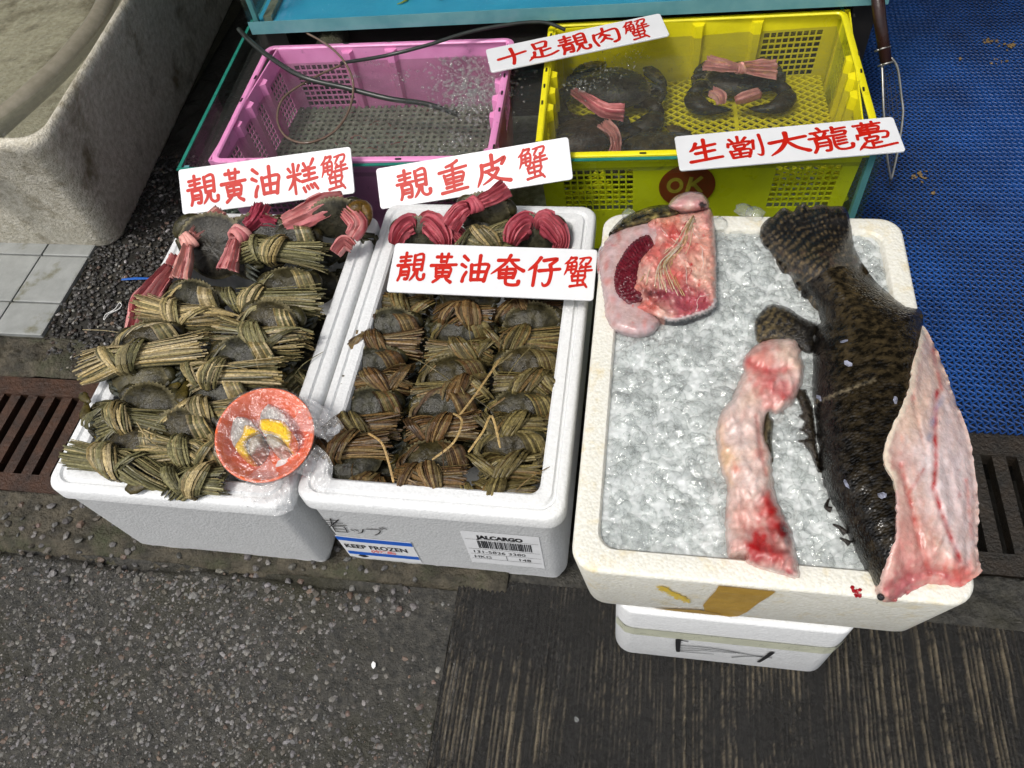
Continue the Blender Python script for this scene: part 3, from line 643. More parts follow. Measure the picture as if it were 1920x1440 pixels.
def stroke_poly(pts, w0, w1, wm=None):
    """brush stroke outline as left and right rails"""
    P = crom([(p[0], p[1], 0) for p in pts], 5) if len(pts) > 2 else [Vector((*pts[0], 0)).lerp(Vector((*pts[1], 0)), i / 4) for i in range(5)]
    k = len(P); Lr, Rr = [], []
    for i, p in enumerate(P):
        t = P[min(i + 1, k - 1)] - P[max(i - 1, 0)]; t = t.normalized() if t.length > 0 else Vector((1, 0, 0)); n = Vector((-t.y, t.x, 0))
        f = i / (k - 1); w = lerp(w0, w1, f)
        if wm: w = lerp(w, wm, math.sin(math.pi * f))
        Lr.append(p + n * w / 2); Rr.append(p - n * w / 2)
    t0 = (P[1] - P[0]).normalized(); t1 = (P[-1] - P[-2]).normalized()
    c0 = [P[0] + Matrix.Rotation(a, 3, 'Z') @ (-t0 * w0 * .5) for a in (-1.0, -.5, 0, .5, 1.0)]
    c1 = [P[-1] + Matrix.Rotation(a, 3, 'Z') @ (t1 * w1 * .5) for a in (-1.0, -.5, 0, .5, 1.0)]
    return Lr, Rr, c0, c1
def add_stroke(mb, f, pts, w0, w1, o, wm=None):
    Lr, Rr, c0, c1 = stroke_poly(pts, w0, w1, wm); k = len(Lr)
    vs = [f(p.x, p.y, o) for p in Lr] + [f(p.x, p.y, o) for p in Rr]
    mb.add(vs, [(i, k + i, k + i + 1, i + 1) for i in range(k - 1)])
    for base, e in ((0, c0), (k - 1, c1)):
        loop = [Lr[base]] + (e if base == 0 else e[::-1]) + [Rr[base]]
        mb.add([f(p.x, p.y, o) for p in loop], [tuple(range(len(loop)))])
def text_mesh(s, f, size, u, v, o, mat, name, parent, sx=1.0, slant=0, bold=0):
    cu = bpy.data.curves.new('tmp', 'FONT'); cu.body = s; cu.size = size; cu.resolution_u = 3; cu.offset = bold
    ob = bpy.data.objects.new('tmp', cu); C.objects.link(ob); dg = bpy.context.evaluated_depsgraph_get(); me = bpy.data.meshes.new_from_object(ob.evaluated_get(dg))
    b = MB(); b.add([f(u + q.co.x * sx + q.co.y * slant, v + q.co.y, o) for q in me.vertices], [tuple(p.vertices) for p in me.polygons])
    bpy.data.objects.remove(ob); bpy.data.curves.remove(cu); bpy.data.meshes.remove(me)
    return b.build(name, mat, parent)
P = front_frame(-.496, -.090, .447, 0, .28, .009, .022)
lab = quad_on(P, .020, .042, .150, .136, M_['paper'], 'label', MBX); lab['label'] = 'KEEP FROZEN label with blue stripes'
quad_on(P, .020, .117, .150, .132, M_['ink_blue'], 'blue_stripe', lab, .0006); quad_on(P, .024, .058, .149, .071, M_['ink_blue'], 'blue_stripe', lab, .0006)
text_mesh('KEEP FROZEN', P, .0225, .026, .088, .0007, M_['ink_black'], 'lettering', lab, .78, bold=.0005)
text_mesh('(冷凍品)', P, .012, .068, .075, .0008, M_['stamp'], 'stamp_lettering', lab, 1.0, bold=.0005)
b = MB(); b.lump(P(.048, .052, .0002), (.008, .0012, .005), .3, sub=1, rot=Matrix.Identity(3)); b.build('smudge', M_['ink_black'], lab)
lab2 = quad_on(P, .242, .072, .364, .204, M_['paper'], 'label', MBX); lab2['label'] = 'cargo label with bar code and numbers'
text_mesh('JALCARGO', P, .0185, .266, .178, .0007, M_['ink_black'], 'lettering', lab2, .78, bold=.0010)
b = MB(); u = .264
while u < .350: w = rnd.choice((.0008, .0008, .0014, .002)); b.add([P(u, .140, .0007), P(u + w, .140, .0007), P(u + w, .170, .0007), P(u, .170, .0007)], [(0, 1, 2, 3)]); u += w + rnd.choice((.0008, .0012, .0016))
b.build('bar_code', M_['ink_black'], lab2)
text_mesh('131-5826 3380', P, .0155, .250, .118, .0007, M_['ink_black'], 'lettering', lab2, .92); text_mesh('HKG', P, .0155, .250, .096, .0007, M_['ink_black'], 'lettering', lab2, .9); text_mesh('148', P, .0155, .322, .096, .0007, M_['ink_black'], 'lettering', lab2, .95)
for v in (.1735, .1345, .113, .092): quad_on(P, .246, v, .361, v + .0008, M_['ink_black'], 'rule', lab2, .0006, 1)
quad_on(P, .304, .093, .3047, .113, M_['ink_black'], 'rule', lab2, .0006, 1)
b = MB(); k_ = 0
for s in ([(0, 82), (34, 88)], [(6, 66), (44, 72)], [(22, 98), (16, 60)], [(0, 52), (50, 58)], [(40, 96), (4, 34)], [(14, 44), (12, 4)], [(14, 44), (40, 46), (40, 6)], [(14, 26), (38, 27)], [(12, 6), (42, 8)], [(54, 30), (60, 22)], [(64, 34), (70, 24)], [(84, 40), (76, 16), (66, 8)], [(92, 44), (122, 46), (118, 24), (104, 4)], [(126, 62), (132, 52)], [(134, 66), (142, 56)]):
    add_stroke(b, P, [(.020 + p[0] * .00072, .152 + p[1] * .00056) for p in s], .0026, .0018, .0005 + k_ * 2e-5); k_ += 1
b.build('marker_writing', M_['ink_black'], MBX)
P2 = front_frame(-.014, .308, .345, 0, .2225, .002, .012, plain=True)
S2 = lambda s: [(u, (v - .13) * 1.5 + .092) for u, v in s]
b = MB(); k_ = 0
for s, w in (([(.094, .152), (.096, .128), (.098, .112)], .008), ([(.094, .152), (.108, .149)], .004), ([(.098, .134), (.15, .136), (.20, .127), (.232, .124)], .0025), ([(.10, .126), (.15, .131), (.185, .128)], .002), ([(.10, .118), (.14, .125), (.18, .127)], .002), ([(.10, .113), (.15, .116)], .002), ([(.178, .112), (.20, .122), (.232, .125)], .0025), ([(.228, .142), (.224, .125), (.218, .106)], .008)):
    add_stroke(b, P2, S2(s), w, w * .7, .0006 + k_ * 2e-5); k_ += 1
b.build('marker_scrawl', M_['ink_black'], LBX)
quad_on(P2, .003, .128, .319, .158, M_['clear_tape'], 'clear_tape', LBX, .0002, 24)
P3 = front_frame(-.068, .386, .331, .224, .40, .016, .012, plain=True)
# brown tape folded over the lower edge of the ice box, and a yellow spray mark
b = MB(); U = lambda u, v, o=0: P3(u, v, .0004 + o)
tp = [[(.174, .172), (.238, .170)], [(.173, .150), (.234, .147)], [(.170, .115), (.228, .108)], [(.166, .075), (.222, .062)], [(.172, .040), (.215, .030)], [(.180, .030), (.205, .026)]]
b.add([U(*p, .0008 * (i % 2)) for i, r in enumerate(tp) for p in r], [(2 * i, 2 * i + 1, 2 * i + 3, 2 * i + 2) for i in range(5)])
b.add([U(.103, .030, .0006), U(.165, .048, .001), U(.195, .036, .0012), U(.185, .026, .0006), U(.14, .0255, .0004)], [(0, 1, 2, 3, 4)])
b.build('brown_tape', M_['tape'], RB)
b = MB()
for k in range(420):
    f = rnd.random(); u, v = lerp(.110, .146, f) + rnd.gauss(0, .0034), lerp(.140, .084, f) + rnd.gauss(0, .0045); s = rnd.uniform(.0006, .0022)
    p = [U(u + s * math.cos(a), v + s * math.sin(a), k * 1e-6) for a in (0, 1.05, 2.1, 3.14, 4.2, 5.2)]; b.add(p, [(5, 4, 3, 2, 1, 0)])
b.build('spray_mark', M_['spray'], RB)
b = MB()
for k in range(14):
    a = k * .45; b.lump(Vector(at(1604, 1110, .4015)) + Vector((rnd.gauss(0, .003), rnd.gauss(0, .003), 0)), (.0026, .0024, .0005), .3)
b.build('blood_drop', M_['blood'], RB)
# yellow run-off stain on the side between the two boxes is part of the wall itself

# ------------------------------------------------------------------ signs with brush lettering
CH = {
'靚': (8.2, [[(8, 20), (44, 15)], [(26, 4), (26, 46)], [(10, 33), (42, 29)], [(2, 48), (50, 43)], [(15, 56), (15, 80), (10, 98)], [(15, 56), (41, 53), (42, 90), (33, 92)], [(18, 69), (38, 67)], [(18, 80), (38, 78)], [(57, 12), (59, 62)], [(57, 13), (85, 8), (86, 60)], [(62, 28), (80, 26)], [(62, 43), (80, 41)], [(60, 60), (86, 57)], [(67, 62), (62, 80), (50, 98)], [(75, 60), (74, 82), (84, 93), (96, 89), (97, 76)]]),
'黃': (9, [[(20, 14), (76, 12)], [(36, 4), (38, 30)], [(62, 3), (59, 30)], [(38, 29), (59, 28)], [(2, 44), (98, 38)], [(23, 53), (27, 80)], [(23, 54), (77, 50), (74, 78)], [(50, 42), (50, 80)], [(30, 66), (70, 64)], [(27, 80), (74, 77)], [(40, 82), (32, 90), (18, 99)], [(62, 82), (70, 90), (84, 97)]]),
'油': (10, [[(8, 8), (24, 22)], [(4, 38), (18, 46)], [(12, 96), (14, 82), (22, 64)], [(38, 38), (42, 92)], [(38, 40), (94, 34), (93, 60), (87, 92)], [(65, 4), (65, 90)], [(46, 63), (88, 60)], [(42, 90), (87, 88)]]),
'糕': (8, [[(7, 24), (14, 34)], [(24, 12), (26, 98)], [(42, 17), (36, 32)], [(4, 47), (46, 42)], [(24, 50), (16, 70), (3, 86)], [(28, 53), (42, 63)], [(58, 14), (64, 26)], [(90, 4), (78, 24)], [(54, 34), (94, 29)], [(58, 48), (92, 44)], [(74, 26), (72, 62)], [(50, 65), (99, 58)], [(53, 84), (58, 96)], [(65, 80), (70, 89)], [(77, 77), (82, 86)], [(88, 75), (98, 90)]]),
'蟹': (6.6, [[(24, 5), (16, 17), (3, 27)], [(22, 8), (44, 5), (34, 18)], [(14, 24), (12, 44), (4, 62)], [(14, 25), (43, 20), (41, 52), (34, 57)], [(16, 35), (40, 32)], [(15, 45), (40, 42)], [(28, 22), (27, 54)], [(54, 8), (91, 4), (86, 21), (78, 24)], [(68, 9), (54, 28)], [(62, 30), (56, 40)], [(60, 36), (94, 32)], [(50, 49), (99, 43)], [(77, 24), (76, 62)], [(31, 65), (34, 80)], [(31, 66), (76, 61), (71, 76)], [(34, 79), (72, 76)], [(53, 57), (53, 92)], [(27, 97), (80, 89)], [(71, 82), (85, 97)]]),
'重': (8.5, [[(68, 3), (50, 12), (28, 18)], [(2, 34), (98, 23)], [(19, 45), (24, 70)], [(19, 47), (84, 40), (79, 65)], [(26, 58), (78, 53)], [(24, 70), (79, 65)], [(50, 14), (50, 94)], [(24, 83), (78, 77)], [(6, 98), (97, 90)]]),
'皮': (9.5, [[(19, 30), (17, 62), (2, 98)], [(19, 33), (60, 26), (88, 14), (78, 34)], [(50, 2), (50, 50)], [(30, 53), (66, 46), (50, 72), (18, 93)], [(36, 58), (62, 78), (98, 90)]]),
'奄': (9, [[(20, 19), (80, 16)], [(55, 2), (40, 30), (2, 64)], [(57, 20), (76, 38), (98, 50)], [(26, 49), (28, 76)], [(26, 51), (72, 47), (69, 73)], [(30, 62), (69, 59)], [(28, 75), (69, 72)], [(48, 38), (48, 86), (58, 96), (84, 95), (87, 85)]]),
'仔': (9.5, [[(37, 4), (22, 28), (2, 48)], [(24, 32), (21, 98)], [(48, 13), (88, 6), (68, 27)], [(68, 27), (73, 52), (68, 88), (54, 97), (48, 87)], [(36, 48), (98, 40)]]),
'十': (11, [[(2, 54), (50, 46), (98, 36)], [(50, 3), (56, 58), (50, 97)]]),
'足': (9, [[(25, 8), (30, 40)], [(25, 9), (66, 4), (62, 34)], [(30, 38), (62, 34)], [(46, 38), (46, 82)], [(48, 56), (76, 49)], [(24, 54), (21, 74), (2, 97)], [(14, 80), (40, 87), (70, 85), (98, 72)]]),
'肉': (9.5, [[(10, 32), (7, 62), (16, 97)], [(10, 36), (50, 24), (90, 18), (97, 42), (93, 80), (76, 90)], [(46, 4), (42, 30), (22, 56)], [(42, 40), (64, 51)], [(49, 50), (40, 66), (24, 82)], [(50, 62), (68, 75)]]),
'生': (10, [[(23, 18), (14, 40), (2, 51)], [(22, 37), (82, 26)], [(48, 4), (48, 84)], [(20, 61), (78, 52)], [(2, 95), (98, 82)]]),
'劏': (7.6, [[(34, 4), (34, 26)], [(11, 14), (19, 27)], [(56, 10), (46, 24)], [(6, 32), (4, 46)], [(8, 34), (66, 27), (58, 41)], [(21, 43), (24, 56)], [(21, 44), (50, 39), (47, 53)], [(24, 56), (47, 53)], [(9, 65), (14, 94)], [(9, 67), (62, 60), (57, 92)], [(14, 79), (57, 75)], [(14, 93), (57, 89)], [(34, 63), (34, 92)], [(75, 26), (72, 62)], [(94, 4), (97, 60), (92, 90), (80, 84)]]),
'大': (11, [[(5, 44), (97, 26)], [(48, 4), (46, 38), (28, 74), (2, 98)], [(50, 44), (70, 70), (98, 88)]]),
'龍': (7.4, [[(26, 2), (31, 12)], [(8, 21), (50, 14)], [(17, 26), (22, 35)], [(41, 24), (36, 35)], [(2, 43), (56, 36)], [(15, 50), (15, 78), (7, 98)], [(15, 51), (45, 46), (45, 88), (36, 93)], [(18, 63), (43, 60)], [(18, 75), (43, 72)], [(60, 3), (60, 22)], [(60, 12), (90, 7)], [(58, 25), (88, 20), (85, 34)], [(60, 37), (86, 33)], [(58, 38), (58, 78), (70, 92), (94, 88), (98, 74)], [(66, 48), (85, 44)], [(66, 60), (85, 56)], [(66, 72), (85, 68)]]),
'躉': (6.6, [[(6, 11), (72, 6)], [(28, 2), (28, 17)], [(53, 0), (52, 15)], [(16, 20), (18, 38)], [(16, 21), (64, 16), (60, 35)], [(18, 29), (60, 26)], [(18, 38), (60, 35)], [(38, 14), (38, 52)], [(8, 46), (7, 60)], [(8, 47), (78, 37), (80, 56), (68, 59)], [(26, 57), (28, 70)], [(26, 58), (56, 53), (53, 66)], [(28, 70), (53, 66)], [(40, 68), (40, 86)], [(42, 78), (62, 74)], [(22, 76), (4, 98)], [(16, 88), (42, 93), (98, 83)]]),
}
def sign(label, corners, anchor, tilt, chars, th=.004):
    """a board through a point of the place, leaning back by tilt from lying flat towards facing the camera"""
    n = Vector((0, -math.sin(tilt), math.cos(tilt))); A = at(*anchor); O = Vector((0, 0, CAM_H))
    q = []
    for (px, py) in corners:
        d = (at(px, py, 0) - O); q.append(O + d * ((A - O).dot(n) / d.dot(n)))
    tl, tr, br, bl = q; ctr = (tl + tr + br + bl) / 4; u = ((tr - tl) + (br - bl)).normalized(); v = n.cross(u).normalized()
    Ls = ((tr - tl).length + (br - bl).length) / 2; Hs = (abs((tl - bl).dot(v)) + abs((tr - br).dot(v))) / 2
    m = Matrix((u, v, n)).transposed().to_4x4(); m.translation = ctr
    s = empty('price_sign', ctr, label, 'sign', 'white signs with red lettering', mat=m)
    b = MB(); r = .006; e = .0008
    b.loft([rrect(0, 0, Ls / 2 - e, Hs / 2 - e, r, -th, 5), rrect(0, 0, Ls / 2, Hs / 2, r, -th + e, 5), rrect(0, 0, Ls / 2, Hs / 2, r, -e, 5), rrect(0, 0, Ls / 2 - e, Hs / 2 - e, r, 0, 5)]); b.build('board', M_['sign'], s, local=True)
    for (c, uu, w, h, vv) in chars:
        b = MB(); w0, st = CH[c]; w0 *= 1.22; k = 0
        f = lambda x, y, o: Vector((-Ls / 2 + Ls * uu + (x - 50) / 100 * w * Ls, Hs / 2 - Hs * vv - (y - 50) / 100 * h * Hs, .0003 + o))
        for p in st:
            (xa, ya), (xb, yb) = p[0], p[-1]; fall = yb - ya > 18 and xa - xb > 8; rise = yb - ya > 14 and xb - xa > 14 and len(p) > 2
            add_stroke(b, f, p, w0 * (1.15 if not rise else .7), w0 * (.35 if fall else 1.25 if rise else .95), k * 3e-5, w0 * 1.0); k += 1
        b.build('lettering', M_['ink_red'], s, local=True)
    return s
sign('white sign with red lettering 靚黃油糕蟹 leaning behind the box by the grate', [(333, 318), (657, 275), (665, 362), (343, 403)], (500, 383, .292), math.radians(38), [('靚', .135, .185, .68, .5), ('黃', .318, .15, .72, .5), ('油', .505, .165, .66, .5), ('糕', .715, .175, .74, .5), ('蟹', .897, .155, .76, .5)])
sign('white sign with red lettering 靚重皮蟹 leaning against the tank glass', [(706, 317), (1067, 255), (1073, 337), (712, 392)], (892, 365, .292), math.radians(36), [('靚', .19, .18, .74, .5), ('重', .40, .15, .77, .49), ('皮', .605, .175, .74, .49), ('蟹', .81, .15, .77, .48)])
sign('white sign with red lettering 靚黃油奄仔蟹 lying on the crabs', [(738, 455), (1120, 468), (1113, 563), (727, 547)], (920, 556, .318), math.radians(14), [('靚', .105, .145, .60, .48), ('黃', .265, .13, .60, .48), ('油', .42, .14, .57, .47), ('奄', .58, .16, .62, .48), ('仔', .755, .155, .59, .48), ('蟹', .915, .135, .62, .46)])
sign('white sign with red lettering 十足靚肉蟹 laid across both crates', [(914, 90), (1243, 25), (1250, 65), (917, 138)], (1080, 80, .345), math.radians(4), [('十', .135, .16, .70, .53), ('足', .305, .175, .75, .53), ('靚', .485, .175, .80, .52), ('肉', .665, .155, .75, .5), ('蟹', .84, .145, .85, .5)])
sign('white sign with red lettering 生劏大龍躉 on the front edge of the tank', [(1266, 255), (1683, 218), (1690, 283), (1273, 320)], (1478, 270, .330), math.radians(4), [('生', .13, .15, .68, .5), ('劏', .31, .165, .68, .5), ('大', .505, .175, .66, .5), ('龍', .695, .19, .72, .5), ('躉', .89, .18, .8, .5)])

# ------------------------------------------------------------------ ice
ICEZ = .391
def icez(x, y):
    return ICEZ + .004 * fbm(x, y, 12, 60) + .0026 * (.35 - abs(noise.noise(Vector((x * 70, y * 70, 3))))) + .0018 * noise.noise(Vector((x * 160, y * 160, 5)))
sheet('crushed_ice', -.036, .354, 230, .363, .908, 320, icez, M_['ice'], kind='stuff')
bpy.data.objects['crushed_ice']['label'] = 'bed of crushed ice filling the stained foam box'; bpy.data.objects['crushed_ice']['category'] = 'ice'
b = MB()
for i in range(4200):
    x, y = rnd.uniform(-.030, .348), rnd.uniform(.369, .902); r = .002 + .0075 * rnd.random() ** 2.2; s_ = rnd.random() < .02; r = r + (.006 if s_ else 0)
    b.lump((x, y, icez(x, y) + r * rnd.uniform(-.4, .3)), (r * rnd.uniform(1, 1.9), r, r * rnd.uniform(.35, .8)), .32, sub=0 if r < .003 else 1)
for (px, py) in ((1395, 395), (1415, 402), (1345, 420), (1180, 405)):
    c = at(px, py, .402); b.lump(c, (.016, .014, .010), .2, sub=1)
tag(b.build('ice_chips', M_['ice_chip'], smooth=True, angle=30), 'melting clear ice chips on the ice bed', 'ice', kind='stuff')

# ------------------------------------------------------------------ cut fish
def dense(poly, step, wob=0, closed=True):
    out = []; n = len(poly)
    for i in range(n if closed else n - 1):
        a, c = Vector((*poly[i][:2], 0)), Vector((*poly[(i + 1) % n][:2], 0)); k = max(1, int((c - a).length / step))
        for j in range(k):
            p = a.lerp(c, j / k)
            if wob: p = p + Vector((noise.noise(p * .11), noise.noise(p * .11 + Vector((50, 0, 0))), 0)) * wob
            out.append((p.x, p.y))
    if not closed: out.append(tuple(poly[-1][:2]))
    return out
def seg_dist(pts, poly, closed=True):
    A = np.array(poly); B = np.roll(A, -1, 0)
    if not closed: A, B = A[:-1], B[:-1]
    D = np.full(len(pts), 1e9); P_ = np.array(pts)
    for a, c in zip(A, B):
        d = c - a; L2 = d @ d
        if L2 == 0: continue
        t = np.clip(((P_ - a) @ d) / L2, 0, 1); q = a + t[:, None] * d; D = np.minimum(D, np.hypot(*(P_ - q).T))
    return D
class SegD:
    def __init__(s, poly, closed=True):
        s.A = np.array(poly, float); s.B = np.roll(s.A, -1, 0)
        if not closed: s.A, s.B = s.A[:-1], s.B[:-1]
        s.D = s.B - s.A; s.L = np.maximum((s.D ** 2).sum(1), 1e-9)
    def __call__(s, px, py):
        w = np.array((px, py)) - s.A; t = np.clip((w * s.D).sum(1) / s.L, 0, 1); q = w - t[:, None] * s.D
        return float(math.sqrt((q ** 2).sum(1).min()))
def inside(pts, poly):
    P_ = np.array(pts); x, y = P_[:, 0], P_[:, 1]; r = np.zeros(len(P_), bool); n = len(poly)
    for i in range(n):
        (xa, ya), (xb, yb) = poly[i], poly[(i + 1) % n]
        if ya == yb: continue
        r ^= ((ya > y) != (yb > y)) & (x < (xb - xa) * (y - ya) / (yb - ya) + xa)
    return r
def blob(name, poly, zf, cf, mat, parent, step=5, wob=1.5, drop=.378, round_=True):
    """a solid with the traced outline; zf(px, py, d) gives the height of its upper surface, d being the distance from the outline"""
    if round_: poly = [(p.x, p.y) for p in crom([(q[0], q[1], 0) for q in poly], 3, True)]
    out = dense(poly, step, wob); n = len(out)
    xs = [p[0] for p in out]; ys = [p[1] for p in out]; g = []
    rr = random.Random(len(name) * 31 + n)
    y = min(ys); row = 0
    while y < max(ys):
        x = min(xs) + (step / 2 if row % 2 else 0)
        while x < max(xs): g.append((x + rr.uniform(-.2, .2) * step, y + rr.uniform(-.2, .2) * step)); x += step
        y += step * .87; row += 1
    g = [p for p, k in zip(g, inside(g, out)) if k]
    if g:
        dd = seg_dist(g, out); g = [p for p, d in zip(g, dd) if d > step * .6]
    allp = out + g
    r = delaunay_2d_cdt([Vector(p) for p in allp], [(i, (i + 1) % n) for i in range(n)], [], 1, 1e-4)
    V2 = [(v.x, v.y) for v in r[0]]; D = seg_dist(V2, out)
    b = MB(); vs = [at(p[0], p[1], zf(p[0], p[1], d)) for p, d in zip(V2, D)]; cs = [cf(p[0], p[1], d) for p, d in zip(V2, D)]
    fs = []
    for f in r[2]:
        f = tuple(f); a, c, e = [Vector((*V2[i], 0)) for i in f[:3]]
        fs.append(f if (c - a).cross(e - a).z < 0 else f[::-1])
    b.add(vs, fs, cs)
    # walls down to the ice along the outline
    eds = {}
    for f in fs:
        for i in range(len(f)):
            a, c = f[i], f[(i + 1) % len(f)]; eds[(a, c)] = 1
    bd = [(a, c) for (a, c) in eds if (c, a) not in eds]; low = {}
    for a, c in bd:
        for i in (a, c):
            if i not in low: low[i] = len(b.v); b.v.append(Vector((vs[i].x, vs[i].y, min(drop, vs[i].z - .001)))); b.c.append(cs[i])
        b.f.append((c, a, low[a], low[c]))
    return b.build(name, mat, parent, smooth=True, angle=70)
def tr(s, ox, oy, pts): return [(x / s + ox, y / s + oy) for x, y in pts]
def prof(d, R, H): k = 1 - min(d, R) / R; return H * math.sqrt(max(0, 1 - k * k))
def blotch(c, px, py, L):
    for (x, y, r, cc, k) in L:
        d = math.hypot(px - x, py - y) / r
        if d < 1.6:
            w = k * max(0, min(1, 1.25 - d + .55 * noise.noise(Vector((px * .09, py * .09, x * .1)))))
            c = mixc(c, cc, min(1, w))
    return c
def nz(px, py, s, k=0): return noise.noise(Vector((px * s, py * s, k)))
RED, DRED, PINK, PALE, CREAM, WHITE = (.42, .02, .02), (.10, .006, .012), (.60, .21, .18), (.68, .47, .41), (.66, .53, .42), (.76, .66, .63)

skinL = tr(3.6, 1380, 360, [(440, 650), (500, 715), (555, 800), (575, 870), (545, 905), (525, 960), (515, 1050), (520, 1150)]) + tr(2.5707, 1300, 600, [(572, 300), (578, 400), (590, 520), (600, 620), (618, 740), (645, 830), (685, 910), (740, 1030), (800, 1150), (860, 1265), (890, 1325), (905, 1345)])
seam = tr(2.5707, 1300, 600, [(905, 1345), (896, 1310), (915, 1230), (948, 1125), (975, 1055), (980, 950), (978, 850), (962, 760), (922, 690), (922, 610), (955, 525), (1000, 430), (1042, 310), (1055, 220), (1088, 110), (1108, 25)])
skinT = tr(3.6, 1380, 360, [(1250, 800), (1150, 762), (1050, 695), (950, 612), (875, 535), (700, 500), (560, 560)])
flR = tr(2.5707, 1300, 600, [(1108, 25), (1150, 100), (1190, 185), (1225, 270), (1270, 400), (1310, 500), (1340, 600), (1360, 750), (1375, 880), (1375, 980), (1370, 1100), (1385, 1190), (1392, 1215), (1350, 1245), (1290, 1285), (1220, 1275), (1140, 1270), (1060, 1300), (1000, 1345), (930, 1362), (905, 1345)])
skin_poly = skinL + seam[1:] + skinT; flesh_poly = flR[:-1] + seam[:-1]
union = skinL + flR[::-1][1:] + skinT
UD = SegD(skinL + flR[::-1][1:] + skinT[:5] + tr(3.6, 1380, 360, [(800, 370), (772, 200), (600, 90), (300, 115), (165, 240), (230, 400), (370, 575)])); SD_ = SegD(seam, False)
def zfish(px, py):
    dd = UD(px, py); return .388 + prof(dd, 105, .062)
def veins(e, zf, poly, n, seed, cols, r=.0006, steps=9, sl=7):
    """thin blood vessels and torn fibres lying on a cut surface"""
    q = random.Random(seed); xs = [p[0] for p in poly]; ys = [p[1] for p in poly]; S = SegD(poly); b = MB(); k = 0
    while k < n:
        x, y = q.uniform(min(xs), max(xs)), q.uniform(min(ys), max(ys))
        if not inside([(x, y)], poly)[0] or S(x, y) < 9: continue
        k += 1; a = q.gauss(1.4, .7); pts = []
        for i in range(steps):
            if not inside([(x, y)], poly)[0] or S(x, y) < 5: break
            pts.append(at(x, y, zf(x, y, S(x, y)) + .0002)); a += q.gauss(0, .35); x += math.cos(a) * sl; y += math.sin(a) * sl
        if len(pts) > 3: w = r * q.uniform(.6, 1.6); b.tube(pts, [w * (.5 + .5 * math.sin(math.pi * (i + .5) / len(pts))) for i in range(len(pts))], 5, col=q.choice(cols))
    b.build('veins', M_['flesh'], e, smooth=True)['kind'] = 'stuff'
def streaks(S):
    return [(SegD(p, False), w, c, k, h) for (p, w, c, k, h) in S]
def streak_col(c, px, py, S):
    for (d, w, cc, k, h) in S:
        t = d(px, py) / w
        if t < 2: c = mixc(c, cc, max(0, min(1, k * math.exp(-t * t) * (.75 + .9 * nz(px, py, .06, w)))))
    return c
def streak_z(px, py, S):
    z = 0
    for (d, w, cc, k, h) in S:
        if h:
            t = d(px, py) / w
            if t < 2.5: z += h * math.exp(-t * t)
    return z
FS = streaks([([(1740, 825), (1752, 880), (1768, 955), (1790, 1025)], 17, (.78, .72, .72), .9, .004), ([(1776, 750), (1792, 850), (1806, 950), (1816, 1040)], 22, (.76, .66, .66), .8, .003), ([(1722, 640), (1745, 720), (1765, 790)], 14, (.70, .60, .56), .6, .002),
     ([(1750, 655), (1756, 690), (1766, 730)], 4, (.50, .10, .09), .8, 0), ([(1757, 735), (1752, 800), (1755, 862), (1750, 915), (1764, 955), (1778, 995), (1800, 1052)], 5, (.44, .045, .045), 1.0, -.003), ([(1768, 745), (1750, 780), (1742, 822)], 6, (.33, .35, .46), .8, -.002),
     ([(1702, 640), (1708, 720), (1722, 800), (1735, 850)], 3.5, (.48, .32, .26), .7, -.003), ([(1688, 872), (1706, 940), (1724, 1020), (1742, 1075)], 5, (.52, .13, .11), .8, -.004), ([(1672, 960), (1690, 1030), (1700, 1085)], 4, (.50, .16, .15), .6, -.002), ([(1660, 1105), (1700, 1080), (1750, 1070), (1795, 1090)], 8, (.42, .07, .08), .7, -.004), ([(1700, 930), (1720, 900), (1732, 880)], 3, (.5, .1, .09), .7, 0), ([(1812, 900), (1818, 960), (1822, 1010)], 4, (.58, .16, .14), .6, 0)])
FS2 = streaks([([(1398, 672), (1420, 690), (1450, 700), (1478, 690)], 9, (.52, .10, .10), .8, -.005), ([(1440, 700), (1452, 730), (1470, 745)], 8, (.55, .12, .12), .8, .003), ([(1372, 740), (1380, 820), (1400, 890), (1420, 930)], 12, (.78, .68, .64), .7, .003), ([(1352, 800), (1360, 870), (1372, 910)], 6, (.66, .46, .28), .6, 0), ([(1418, 780), (1425, 840), (1436, 890)], 4, (.58, .20, .17), .7, -.002), ([(1436, 930), (1450, 970), (1470, 1000)], 12, (.40, .02, .02), .9, .003), ([(1405, 1020), (1430, 1035), (1465, 1040)], 11, (.40, .015, .018), .9, .002), ([(1470, 985), (1478, 1010), (1476, 1030)], 8, (.09, .005, .01), .95, -.003), ([(1470, 1020), (1482, 1030)], 6, (.66, .40, .36), .9, .004)])
